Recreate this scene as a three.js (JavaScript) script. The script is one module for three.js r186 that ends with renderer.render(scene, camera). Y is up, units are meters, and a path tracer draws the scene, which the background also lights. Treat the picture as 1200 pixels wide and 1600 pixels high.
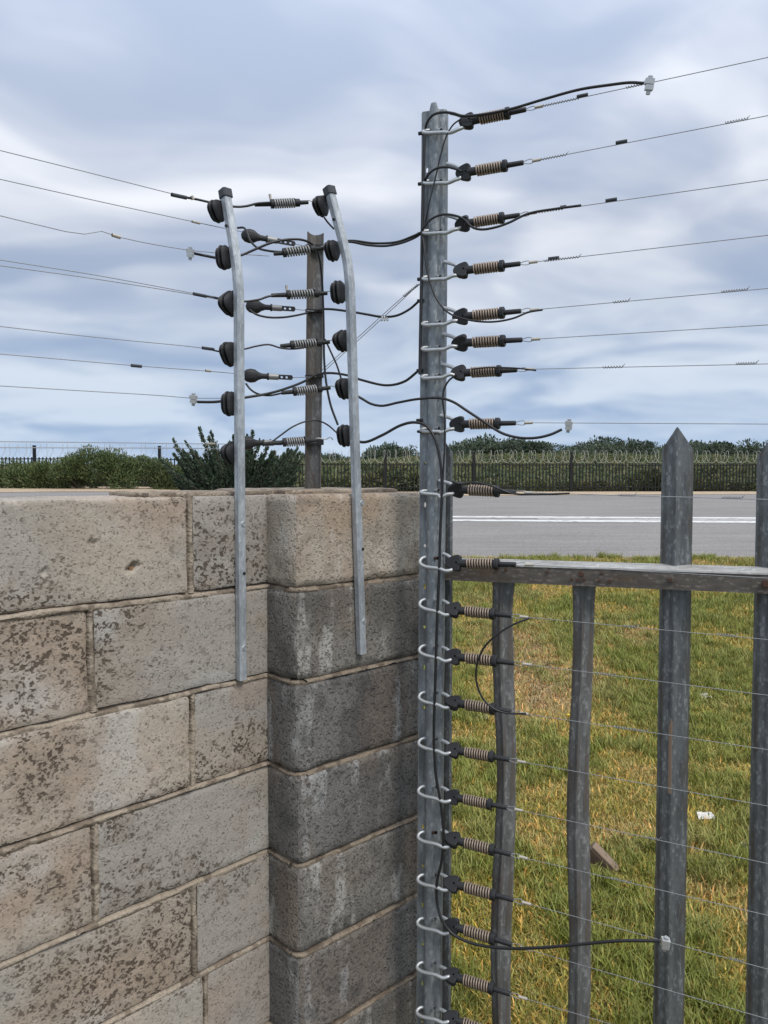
import * as THREE from 'three';
import { mergeGeometries, toCreasedNormals } from 'three/addons/utils/BufferGeometryUtils.js';

// ------------------------------------------------------------------ camera
const EYE = 1.7, PITCH = Math.atan(52 / 1200);
const scene = new THREE.Scene();
const camera = new THREE.PerspectiveCamera(2 * Math.atan(800 / 1200) * 180 / Math.PI, 0.75, 0.05, 3000);
camera.position.set(0, EYE, 0);
camera.rotation.set(-PITCH, 0, 0);
scene.add(camera);

// ------------------------------------------------------------------ seeded noise
function rng(seed) { let a = seed >>> 0; return () => { a = (a + 0x6D2B79F5) | 0; let t = Math.imul(a ^ (a >>> 15), 1 | a); t = (t + Math.imul(t ^ (t >>> 7), 61 | t)) ^ t; return ((t ^ (t >>> 14)) >>> 0) / 4294967296; }; }
const PERM = new Uint16Array(4096), VAL = new Float32Array(4096);
{ const r = rng(77); for (let i = 0; i < 4096; i++) { PERM[i] = i; VAL[i] = r(); } for (let i = 4095; i > 0; i--) { const j = (r() * (i + 1)) | 0; const t = PERM[i]; PERM[i] = PERM[j]; PERM[j] = t; } }
const hsh = (x, y, s) => VAL[PERM[(PERM[(PERM[x & 4095] + y) & 4095] + s) & 4095]];
const sm = (t) => t * t * (3 - 2 * t);
function n2(x, y, px = 4096, py = 4096, s = 0) {       // value noise, repeats after px, py cells
  const xi = Math.floor(x), yi = Math.floor(y), fx = sm(x - xi), fy = sm(y - yi);
  const a = ((xi % px) + px) % px, b = (a + 1) % px, c = ((yi % py) + py) % py, d = (c + 1) % py;
  const p = hsh(a, c, s), q = hsh(b, c, s), u = hsh(a, d, s), v = hsh(b, d, s);
  return p + (q - p) * fx + (u - p) * fy + (p - q - u + v) * fx * fy;
}
function fbm(x, y, oct, px = 4096, py = 4096, s = 0) { let v = 0, a = 0.5, t = 0; for (let i = 0; i < oct; i++) { v += a * n2(x, y, px, py, s + i * 131); t += a; a *= 0.5; x *= 2; y *= 2; px *= 2; py *= 2; } return v / t; }
function n3(x, y, z) { return (n2(x + z * 7.13, y - z * 3.71, 4096, 4096, 900) + n2(y + 31.7 + x * 0.61, z * 1.9 + x * 0.37, 4096, 4096, 901)) / 2; }
const clamp = (v, a = 0, b = 1) => Math.min(b, Math.max(a, v));
const ss = (a, b, v) => sm(clamp((v - a) / (b - a)));
const mix = (a, b, t) => a + (b - a) * t;
const mix3 = (a, b, t) => [mix(a[0], b[0], t), mix(a[1], b[1], t), mix(a[2], b[2], t)];

// ------------------------------------------------------------------ sky: a broken grey overcast
{
  const W = 2048, H = 1024, data = new Float32Array(W * H * 4);
  for (let j = 0; j < H; j++) {
    const el = ((j + 0.5) / H - 0.5) * Math.PI, sy = Math.sin(el), cy = Math.cos(el);
    for (let i = 0; i < W; i++) {
      const az = ((i + 0.5) / W - 0.5) * 2 * Math.PI, dx = Math.cos(az) * cy, dz = Math.sin(az) * cy;
      let c;
      if (sy <= 0) c = [0.27, 0.34, 0.44];
      else {
        const k = 1 / (sy + 0.17), X = dx * k, Z = dz * k;
        const wx = fbm(X * 0.9 + 9, Z * 0.9 + 3, 4, 4096, 4096, 11) - 0.5, wz = fbm(X * 0.9 + 40, Z * 0.9 + 70, 4, 4096, 4096, 17) - 0.5;
        const big = fbm(X * 0.75 + Z * 0.25 + wx * 1.6 + 21.3, Z * 0.95 + wz * 1.6 + 8.1, 4, 4096, 4096, 5);
        const fine = fbm(X * 2.2 + Z * 0.8 + wx * 3.4 + 5, Z * 2.8 + wz * 3.4 + 60, 5, 4096, 4096, 23);
        const wisp = fbm(X * 5 + wx * 6, Z * 9 + wz * 6 + 31, 4, 4096, 4096, 29);
        const t = ss(0.33, 0.64, big * 0.58 + fine * 0.30 + wisp * 0.12);
        const low = ss(0.02, 0.34, sy), up = ss(0.2, 0.95, sy);
        const dark = mix3([0.235, 0.335, 0.50], [0.305, 0.362, 0.475], low), light = mix3([0.47, 0.55, 0.655], [0.68, 0.70, 0.745], low);
        c = mix3(dark, light, t);
        const z = 1 + 0.85 * up; c = c.map((v) => v * z);
        const hz = Math.exp(-sy * 22); c = mix3(c, [0.42, 0.54, 0.70], hz * 0.55);
      }
      const o = (j * W + i) * 4; data[o] = c[0]; data[o + 1] = c[1]; data[o + 2] = c[2]; data[o + 3] = 1;
    }
  }
  const t = new THREE.DataTexture(data, W, H, THREE.RGBAFormat, THREE.FloatType);
  t.mapping = THREE.EquirectangularReflectionMapping; t.magFilter = THREE.LinearFilter; t.minFilter = THREE.LinearFilter; t.wrapS = THREE.RepeatWrapping; t.needsUpdate = true;
  scene.background = t; scene.environment = t;
}

// ------------------------------------------------------------------ sun behind the cloud
const sun = new THREE.DirectionalLight(new THREE.Color(1, 0.95, 0.87), 1.5);
sun.position.set(14, 26, 12);
sun.target.position.set(0, 0, -6);
sun.castShadow = true; sun.shadow.radius = 34; sun.shadow.mapSize.set(2048, 2048);
Object.assign(sun.shadow.camera, { left: -22, right: 22, top: 22, bottom: -22, near: 1, far: 90 });
scene.add(sun, sun.target);
const EXPOSURE = 1.3;

// ------------------------------------------------------------------ placing: the photograph's lines of sight give points at a real depth
const _e = new THREE.Euler(-PITCH, 0, 0);
function ray(px, py) { return new THREE.Vector3((px - 600) / 1200, (800 - py) / 1200, -1).applyEuler(_e); }
function at(px, py, depth) { const r = ray(px, py); r.multiplyScalar(depth / -r.z); r.y += EYE; return r; }
const V = (x, y, z) => new THREE.Vector3(x, y, z);
function vplane(x, depth, dx, dd) { const l = Math.hypot(dx, dd); return { x, d: depth, dx: dx / l, dd: dd / l }; }   // an upright plane: a point (x, depth) and a run (dx, dd)
function on(px, py, P, off = 0) {                                                                        // off: metres in front of the plane
  const nx = P.dd, nd = -P.dx, x0 = P.x + nx * off, d0 = P.d + nd * off, r = ray(px, py), u = r.x, w = -r.z;
  const s = (P.dx * d0 - P.dd * x0) / (P.dx * w - P.dd * u);
  return V(u * s, EYE + r.y * s, -w * s);
}
const WALL = vplane(-0.2605, 1.690, 0.699, 0.716);       // front face of the long block wall, running away to the pillar
const PILL = vplane(-0.186, 1.613, 0.73, 0.683);         // front face of the pillar
const FEN = vplane(0.105, 1.735, 0.911, -0.4125);        // the palisade and its wires
const LW = vplane(-0.359, 1.685, 0.699, 0.716);          // the wires above the long wall

// ------------------------------------------------------------------ naming
const taken = {};
function numbered(n) { const k = taken[n] = (taken[n] ?? -1) + 1; return k ? n + '_' + String(k).padStart(3, '0') : n; }
function thing(name, label, category, p = V(0, 0, 0), group) {
  const o = new THREE.Group(); o.name = numbered(name); o.position.copy(p); o.userData = { label, category }; if (group) o.userData.group = group; scene.add(o); return o;
}
function mesh(name, g, m, parent) { const o = new THREE.Mesh(g, m); o.name = name; o.castShadow = o.receiveShadow = true; parent.add(o); return o; }
function part(t, name, g, m) { g.translate(-t.position.x, -t.position.y, -t.position.z); return mesh(name, g, m, t); }   // geometry given in world metres
function one(name, label, category, g, m, group) { const o = mesh(numbered(name), g, m, scene); o.userData = { label, category }; if (group) o.userData.group = group; return o; }
function setting(name, g, m) { const o = mesh(numbered(name), g, m, scene); o.userData = { kind: 'structure' }; return o; }
const merge = (a) => mergeGeometries(a.map((g) => { const h = g.index ? g.toNonIndexed() : g; for (const k of Object.keys(h.attributes)) if (!['position', 'normal', 'uv'].includes(k)) h.deleteAttribute(k); return h; }));
const ORD = ['topmost', 'second', 'third', 'fourth', 'fifth', 'sixth', 'seventh', 'eighth', 'ninth', 'tenth', 'eleventh', 'twelfth', 'thirteenth', 'fourteenth', 'fifteenth', 'sixteenth', 'seventeenth', 'eighteenth', 'nineteenth', 'twentieth'];

// ------------------------------------------------------------------ textures
const lin2s = (v) => Math.round(255 * (v <= 0.0031308 ? 12.92 * v : 1.055 * Math.pow(clamp(v), 1 / 2.4) - 0.055));
function texture(size, f, rep = 1, bump = true, h = size) {
  const c = new Uint8Array(size * h * 4), b = bump ? new Uint8Array(size * h * 4) : null;
  for (let y = 0; y < h; y++) for (let x = 0; x < size; x++) {
    const r = f(x / size, y / h), o = (y * size + x) * 4;
    c[o] = lin2s(r[0]); c[o + 1] = lin2s(r[1]); c[o + 2] = lin2s(r[2]); c[o + 3] = 255;
    if (b) { b[o] = b[o + 1] = b[o + 2] = Math.round(255 * clamp(r[3])); b[o + 3] = 255; }
  }
  const mk = (d, s) => { const t = new THREE.DataTexture(d, size, h); t.wrapS = t.wrapT = THREE.RepeatWrapping; t.magFilter = THREE.LinearFilter; t.minFilter = THREE.LinearMipmapLinearFilter; t.generateMipmaps = true; if (s) t.colorSpace = THREE.SRGBColorSpace; t.repeat.set(1 / rep, 1 / rep); t.needsUpdate = true; return t; };
  return { map: mk(c, true), bumpMap: b ? mk(b, false) : null };
}
// pitted beige concrete of the long wall: 1.2 m to a repeat
const blockTex = texture(1280, (u, v) => {
  const lo = fbm(u * 6, v * 6, 4, 6, 6, 1), mid = fbm(u * 24, v * 24, 4, 24, 24, 2), fine = fbm(u * 340, v * 340, 2, 340, 340, 3), tint = fbm(u * 4, v * 5, 5, 4, 5, 4);
  let c = mix3([0.345, 0.295, 0.240], [0.400, 0.345, 0.280], ss(0.35, 0.65, lo));
  c = mix3(c, [0.342, 0.318, 0.283], 0.75 * ss(0.46, 0.68, tint));
  c = mix3(c, [0.36, 0.268, 0.200], 0.5 * ss(0.52, 0.74, fbm(u * 5, v * 5, 4, 5, 5, 41)));
  c = mix3(c, [0.47, 0.46, 0.43], 0.55 * ss(0.60, 0.78, fbm(u * 7, v * 7, 5, 7, 7, 6)));
  const patch = ss(0.38, 0.66, fbm(u * 7, v * 8, 4, 7, 8, 8));
  const q1 = ss(0.50, 0.63, fbm(u * 250 + 3 * mid, v * 270 + 3 * lo, 2, 250, 270, 7)), q2 = ss(0.60 - 0.20 * patch, 0.74 - 0.20 * patch, fbm(u * 96 - 3 * mid, v * 104 + 2 * lo, 3, 96, 104, 19));
  const pit = q2 * (0.15 + 0.85 * q1) * (0.35 + 0.65 * patch), stain = ss(0.5, 0.8, patch) * ss(0.4, 0.7, mid);
  c = mix3(c, [0.21, 0.165, 0.12], 0.42 * stain);
  c = mix3(c, mix3([0.062, 0.043, 0.029], [0.10, 0.075, 0.055], mid), 0.95 * pit);
  const small = ss(0.70, 0.76, fbm(u * 330, v * 360, 2, 330, 360, 20)); c = mix3(c, [0.11, 0.085, 0.062], 0.6 * small);
  const g = 0.84 + 0.32 * fine; c = c.map((q) => q * g * (0.92 + 0.16 * mid));
  return [...c, 0.62 + 0.22 * (fine - 0.5) + 0.16 * (mid - 0.5) - 0.42 * pit - 0.2 * small];
}, 1.2);
// grey grainy concrete of the pillar, with runs of white lime and brown soil splash
function pillarTex(seed, dark, warm) {
  return texture(1024, (u, v) => {
    const lo = fbm(u * 5, v * 6, 4, 5, 6, seed), mid = fbm(u * 22, v * 22, 4, 22, 22, seed + 1), fine = fbm(u * 300, v * 300, 2, 300, 300, seed + 2), run = fbm(u * 26, v * 5, 4, 26, 5, seed + 3);
    let c = mix3([0.115, 0.108, 0.098], [0.205, 0.192, 0.172], ss(0.3, 0.68, lo));
    if (!dark) c = mix3([0.33, 0.285, 0.23], [0.41, 0.365, 0.305], ss(0.35, 0.65, lo));
    c = mix3(c, dark ? [0.20, 0.155, 0.115] : [0.34, 0.25, 0.175], warm * ss(0.5, 0.68, fbm(u * 6, v * 4, 3, 6, 4, seed + 5)));
    c = mix3(c, dark ? [0.42, 0.41, 0.385] : [0.48, 0.45, 0.40], 0.72 * ss(0.585, 0.70, run * 0.75 + lo * 0.25) * ss(0.3, 0.55, mid));
    c = mix3(c, dark ? [0.075, 0.072, 0.068] : [0.15, 0.125, 0.10], 0.55 * ss(0.48, 0.72, mid) * ss(0.4, 0.6, fbm(u * 9, v * 9, 3, 9, 9, seed + 7)));
    const pit = ss(0.62, 0.70, fbm(u * 170, v * 180, 3, 170, 180, seed + 9)); c = mix3(c, dark ? [0.06, 0.055, 0.05] : [0.13, 0.105, 0.08], (dark ? 0.6 : 0.4) * pit);
    const e = dark ? 1 : 0.55, g = 1 - e * 0.45 + e * 0.9 * fine; c = c.map((q) => q * g);
    return [...c, 0.6 + 0.35 * (fine - 0.5) + 0.2 * (mid - 0.5) - 0.4 * pit];
  }, 0.9);
}
const pillarDark = pillarTex(50, true, 0.5), pillarLight = pillarTex(70, false, 0.7);
const mortarTex = texture(512, (u, v) => {
  const lo = fbm(u * 8, v * 8, 4, 8, 8, 90), fine = fbm(u * 120, v * 120, 3, 120, 120, 91);
  let c = mix3([0.275, 0.225, 0.170], [0.375, 0.318, 0.25], lo); c = mix3(c, [0.15, 0.115, 0.085], 0.75 * ss(0.50, 0.64, fbm(u * 20, v * 20, 3, 20, 20, 92)));
  return [...c.map((q) => q * (0.75 + 0.5 * fine)), fine];
}, 0.5);
function galv(seed, base, dirt, rust, size = 512) {
  return texture(size, (u, v) => {
    const sp = fbm(u * 40, v * 22, 3, 40, 22, seed), lo = fbm(u * 6, v * 3, 4, 6, 3, seed + 1), fine = fbm(u * 160, v * 160, 2, 160, 160, seed + 2), run = fbm(u * 30, v * 2, 3, 30, 2, seed + 3);
    let c = base.map((q) => q * (0.72 + 0.5 * sp + 0.14 * (fine - 0.5)));
    c = mix3(c, base.map((q) => Math.min(q * 1.9, q + 0.14)), 0.75 * ss(0.6, 0.74, fbm(u * 70, v * 30, 3, 70, 30, seed + 6)));
    c = mix3(c, base.map((q) => q * 0.36), dirt * ss(0.45, 0.68, run * 0.6 + lo * 0.4));
    c = mix3(c, [0.20, 0.125, 0.075], rust * ss(0.55, 0.7, lo * 0.5 + run * 0.5));
    return [...c, 0.5 + 0.3 * (fine - 0.5) + 0.3 * (sp - 0.5)];
  }, 0.3);
}
const std = (o) => new THREE.MeshStandardMaterial(o);
const M = {
  block: std({ ...blockTex, bumpScale: 0.003, roughness: 0.95 }),
  block2: std({ ...blockTex, bumpScale: 0.003, roughness: 0.95, color: new THREE.Color().setRGB(0.92, 0.93, 0.95) }),
  block3: std({ ...blockTex, bumpScale: 0.003, roughness: 0.95, color: new THREE.Color().setRGB(1.0, 0.95, 0.89) }),
  pillarDark: std({ ...pillarDark, bumpScale: 0.003, roughness: 0.95, color: new THREE.Color().setRGB(0.9, 0.89, 0.88) }),
  pillarMid: std({ ...pillarDark, bumpScale: 0.003, roughness: 0.95, color: new THREE.Color().setRGB(0.74, 0.75, 0.78) }),
  pillarLight: std({ ...pillarLight, bumpScale: 0.003, roughness: 0.95 }),
  mortarDull: std({ ...mortarTex, bumpScale: 0.003, roughness: 1, color: new THREE.Color().setRGB(0.74, 0.72, 0.70) }),
  mortar: std({ ...mortarTex, bumpScale: 0.003, roughness: 1 }),
  galvNew: std({ ...galv(110, [0.42, 0.45, 0.475], 0.25, 0), bumpScale: 0.0004, roughness: 0.5, metalness: 0.45 }),
  galvPost: std({ ...galv(130, [0.235, 0.258, 0.272], 0.8, 0.06), bumpScale: 0.0006, roughness: 0.55, metalness: 0.4 }),
  galvOld: std({ ...galv(150, [0.175, 0.176, 0.170], 0.65, 0.22), bumpScale: 0.0006, roughness: 0.68, metalness: 0.3 }),
  galvPale: std({ ...galv(170, [0.150, 0.162, 0.165], 0.7, 0.2), bumpScale: 0.0006, roughness: 0.58, metalness: 0.4 }),
  galvFlange: std({ ...galv(200, [0.40, 0.395, 0.375], 0.35, 0.15), bumpScale: 0.0008, roughness: 0.7, metalness: 0.25 }),
  galvRail: std({ ...galv(190, [0.135, 0.118, 0.102], 0.5, 0.45), bumpScale: 0.0008, roughness: 0.75, metalness: 0.25 }),
  rod: std({ color: new THREE.Color().setRGB(0.46, 0.48, 0.49), roughness: 0.45, metalness: 0.6 }),
  wire: std({ color: new THREE.Color().setRGB(0.33, 0.34, 0.35), roughness: 0.5, metalness: 0.6 }),
  spring: std({ color: new THREE.Color().setRGB(0.34, 0.27, 0.21), roughness: 0.55, metalness: 0.45 }),
  springGrey: std({ color: new THREE.Color().setRGB(0.31, 0.31, 0.30), roughness: 0.5, metalness: 0.5 }),
  black: std({ color: new THREE.Color().setRGB(0.013, 0.014, 0.016), roughness: 0.6 }),
  cable: std({ color: new THREE.Color().setRGB(0.014, 0.014, 0.015), roughness: 0.42 }),
  cap: std({ color: new THREE.Color().setRGB(0.045, 0.05, 0.057), roughness: 0.7 }),
  clamp: std({ color: new THREE.Color().setRGB(0.55, 0.56, 0.55), roughness: 0.4, metalness: 0.5 }),
  ferrule: std({ color: new THREE.Color().setRGB(0.50, 0.46, 0.39), roughness: 0.5, metalness: 0.4 }),
  rust: std({ color: new THREE.Color().setRGB(0.085, 0.045, 0.03), roughness: 0.9, metalness: 0.1 }),
  darkSteel: std({ color: new THREE.Color().setRGB(0.008, 0.009, 0.010), roughness: 0.85 }),
  razor: std({ color: new THREE.Color().setRGB(0.58, 0.57, 0.53), roughness: 0.5, metalness: 0.3 }),
  ochre: std({ color: new THREE.Color().setRGB(0.22, 0.135, 0.075), roughness: 1 }),
  scrape: std({ color: new THREE.Color().setRGB(0.30, 0.215, 0.15), roughness: 0.9 }),
  bark: std({ color: new THREE.Color().setRGB(0.10, 0.075, 0.055), roughness: 0.95 }),
};

// ------------------------------------------------------------------ ground
const DROP = [[-5, 1.7], [2.4, 1.7], [10, 1.195], [15.5, 0.885], [25.3, 0.56], [28, 0.525], [40, 0.5], [80, 0.2], [120, 0], [400, 0], [2000, 0]];
function groundY(x, d) {
  let y = 0; for (let i = 0; i < DROP.length - 1; i++) { const a = DROP[i], b = DROP[i + 1]; if (d >= a[0] && d <= b[0]) { y = mix(a[1], b[1], (d - a[0]) / (b[0] - a[0])); break; } }
  let g = EYE - y + 0.2 * ss(-2, -9, x) * ss(16, 24, d);
  if (d > 40) {                                                        // dunes behind the far fence, highest to the right
    const s = x / Math.max(d, 1);
    g += ss(45, 125, d) * (1 - 0.5 * ss(150, 420, d)) * (1.3 + 1.7 * ss(-0.12, 0.2, s) + 1.5 * (fbm(x * 0.028 + 7, d * 0.015, 3) - 0.5) * 2);
  }
  return g;
}
function sheet(xs, ds, lift, wob = 0) {
  const pos = [], uv = [], idx = [];
  for (const d of ds) for (const x of xs) { pos.push(x, groundY(x, d) + lift + (wob ? wob * (fbm(x * 1.7, d * 1.7, 3) - 0.5) : 0), -d); uv.push(x, d); }
  const n = xs.length; for (let j = 0; j < ds.length - 1; j++) for (let i = 0; i < n - 1; i++) { const a = j * n + i; idx.push(a, a + 1, a + n, a + 1, a + n + 1, a + n); }
  const g = new THREE.BufferGeometry(); g.setAttribute('position', new THREE.Float32BufferAttribute(pos, 3)); g.setAttribute('uv', new THREE.Float32BufferAttribute(uv, 2)); g.setIndex(idx); g.computeVertexNormals(); return g;
}
const range = (a, b, n) => Array.from({ length: n + 1 }, (_, i) => a + (b - a) * i / n);
const soilTex = texture(1024, (u, v) => {
  const lo = fbm(u * 6, v * 6, 4, 6, 6, 210), mid = fbm(u * 40, v * 40, 4, 40, 40, 211), f = fbm(u * 300, v * 300, 2, 300, 300, 212);
  let c = mix3([0.085, 0.070, 0.036], [0.085, 0.092, 0.028], ss(0.4, 0.6, lo)); c = mix3(c, [0.20, 0.155, 0.085], 0.7 * ss(0.52, 0.68, mid));
  return [...c.map((q) => q * (0.5 + f)), mid * 0.5 + f * 0.5];
}, 3);
setting('ground', sheet([-900, -300, -120, ...range(-60, 60, 80), 120, 300, 900], [-5, 0, 1.5, ...range(2, 30, 90), ...range(32, 160, 60), 220, 320, 600, 1500, 2000], 0),
  std({ ...soilTex, bumpScale: 0.02, roughness: 1 }));
const asphaltTex = texture(1024, (u, v) => {
  const lo = fbm(u * 4, v * 9, 4, 4, 9, 220), streak = fbm(u * 3, v * 40, 4, 3, 40, 222), f = fbm(u * 350, v * 350, 2, 350, 350, 221);
  const k = 0.20 + 0.05 * (lo - 0.5) + 0.06 * (streak - 0.5); const g = 0.66 + 0.68 * f;
  return [k * 1.07 * g, k * 1.0 * g, k * 0.945 * g, f];
}, 6);
// the road runs a little askew: its edges come nearer to the right
function strip(d0, d1, lift, x0 = -70, x1 = 70, nx = 90, nd = 12, wob = 0, skew = -0.055) {
  const pos = [], uv = [], idx = [], n = nx + 1;
  for (let j = 0; j <= nd; j++) for (let i = 0; i <= nx; i++) { const x = mix(x0, x1, i / nx), e = wob * (fbm(x * 1.3, j * 0 + d0, 4) - 0.5), d = mix(d0, d1, j / nd) + skew * clamp(x, -25, 25) + (j === 0 || j === nd ? e : 0); pos.push(x, groundY(x, d) + lift, -d); uv.push(x, d); }
  for (let j = 0; j < nd; j++) for (let i = 0; i < nx; i++) { const a = j * n + i; idx.push(a, a + 1, a + n, a + 1, a + n + 1, a + n); }
  const g = new THREE.BufferGeometry(); g.setAttribute('position', new THREE.Float32BufferAttribute(pos, 3)); g.setAttribute('uv', new THREE.Float32BufferAttribute(uv, 2)); g.setIndex(idx); g.computeVertexNormals(); return g;
}
const road = setting('road', strip(10.45, 27.2, 0.03, -70, 70, 140, 30, 0.25), std({ ...asphaltTex, bumpScale: 0.004, roughness: 0.9 }));
const paintTex = texture(256, (u, v) => { const w = fbm(u * 12, v * 30, 4, 12, 30, 230), f = fbm(u * 100, v * 100, 2, 100, 100, 231); const k = mix(0.62, 0.3, ss(0.6, 0.72, w)) * (0.8 + 0.4 * f); return [k, k, k * 0.97, f]; }, 2);
const paint = std({ map: paintTex.map, roughness: 0.8 });
mesh('painted_line', strip(15.55, 15.93, 0.034, -70, 70, 140, 4), paint, road);
mesh('painted_line', strip(16.42, 16.80, 0.034, -70, 70, 140, 4), paint, road);
mesh('painted_line', strip(16.10, 16.24, 0.034, 3.2, 70, 80, 2), paint, road);
const sandTex = texture(512, (u, v) => { const lo = fbm(u * 8, v * 8, 4, 8, 8, 240), f = fbm(u * 90, v * 90, 3, 90, 90, 241); const c = mix3([0.36, 0.27, 0.175], [0.46, 0.37, 0.26], lo); return [...c.map((q) => q * (0.7 + 0.6 * f)), f]; }, 2);
setting('sand_verge', strip(24.45, 29.0, 0.038, -70, 70, 140, 10, 0.5, 0.11), std({ ...sandTex, bumpScale: 0.01, roughness: 1 }));

// ------------------------------------------------------------------ block walls
function roughBlock(w, h, d, seed, r = 0.006, chip = 0.004, ry = 0, dents = []) {          // a cast block: rounded, chipped arrises, uneven faces; origin at its centre
  const q = dents.length ? 0.0042 : 0.0085, g = new THREE.BoxGeometry(w, h, d, Math.max(4, Math.round(w / q)), Math.max(4, Math.round(h / q)), Math.max(3, Math.round(d / (q * 2.2))));
  const P = g.attributes.position, N = g.attributes.normal, U = g.attributes.uv, ou = (seed * 0.3717) % 1.2, ov = (seed * 0.6173) % 1.2;
  for (let i = 0; i < P.count; i++) {
    const x = P.getX(i), y = P.getY(i), z = P.getZ(i), nx = N.getX(i), ny = N.getY(i), nz = N.getZ(i);
    if (Math.abs(nz) > 0.5) U.setXY(i, x + ou, y + ov); else if (Math.abs(nx) > 0.5) U.setXY(i, z + ou, y + ov); else U.setXY(i, x + ou, z + ov);
    const e = r + chip * ss(0.45, 0.75, n3(x * 26 + seed * 3.1, y * 26, z * 26)) + chip * 0.7 * ss(0.5, 0.8, n3(x * 70 + seed, y * 70, z * 70));
    const ev = ry ? e - r + ry : e, cx = clamp(x, -w / 2 + e, w / 2 - e), cy = ry ? y : clamp(y, -h / 2 + e, h / 2 - e), cz = clamp(z, -d / 2 + e, d / 2 - e);
    let ex = x - cx, ey = y - cy, ez = z - cz; const l = Math.hypot(ex, ey, ez) || 1;
    if (l > e) { ex *= e / l; ey *= e / l; ez *= e / l; }
    const k = (n3(x * 9 + seed * 1.7, y * 9, z * 9) - 0.5) * 0.003 + (n3(x * 45 + seed, y * 45, z * 45) - 0.5) * 0.0024;
    if (ry) { const o = Math.abs(y) - (h / 2 - ev), q = o > 0 ? ev * (1 - Math.sqrt(1 - Math.min(1, o / ev) ** 2)) : 0, hh = Math.hypot(ex, ez) || 1; if (Math.abs(ny) < 0.5 || Math.hypot(ex, ez) > e * 0.98) { ex -= ex / hh * q; ez -= ez / hh * q; } }
    const hl = l || 1; P.setXYZ(i, cx + ex + ex / hl * k, cy + ey + ey / hl * k, cz + ez + ez / hl * k);
    if (nz > 0.5) for (const [u, v, rx, rv, dp] of dents) { const m = Math.hypot((x - u) / rx, (y - v) / rv) + 1.5 * (n3(x * 130, y * 130, seed) - 0.5); P.setZ(i, P.getZ(i) - dp * (1 - ss(0.55, 1.05, m))); }
  }
  g.computeVertexNormals(); return g;
}
function mortarBead(len, ht, seed, depth) {                            // a struck joint: proud below, with a raked slit under the block above
  const nx = Math.max(8, Math.round(len / 0.006)), prof = [[-1.35, -0.007], [-0.9, 0.0002], [-0.4, 0.0026], [0.02, 0.002], [0.2, -0.0015], [0.34, -0.009], [0.5, -0.011], [0.62, -0.010]];
  const pos = [], uv = [], idx = [], m = prof.length;
  for (let i = 0; i <= nx; i++) for (let j = 0; j < m; j++) {
    const x = len * (i / nx - 0.5), n = fbm(x * 32 + seed * 7.7, j * 0.7 + seed, 3), n1 = clamp((fbm(x * 7 + seed * 2.7, seed * 3.1, 3) - 0.5) * 1.9 + 0.5);
    const slit = j > 3 ? 0.5 + 0.9 * n1 : 1;
    pos.push(x, (prof[j][0] + (n - 0.5) * (j < 2 ? 1.5 : 0.5) + (n1 - 0.5) * (j < 2 ? 1.4 : 0.45)) * ht, prof[j][1] * slit + (n - 0.5) * 0.010 + (n1 - 0.5) * 0.006); uv.push(x + seed * 0.37, prof[j][0] * ht + seed * 0.11);
  }
  for (let i = 0; i < nx; i++) for (let j = 0; j < m - 1; j++) { const a = i * m + j; idx.push(a, a + m, a + 1, a + 1, a + m, a + m + 1); }
  const g = new THREE.BufferGeometry(); g.setAttribute('position', new THREE.Float32BufferAttribute(pos, 3)); g.setAttribute('uv', new THREE.Float32BufferAttribute(uv, 2)); g.setIndex(idx); g.computeVertexNormals(); return g;
}
const TOP = EYE - 0.036, COURSE = 0.2, ROWS = 8, JOINT = 0.010;
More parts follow.
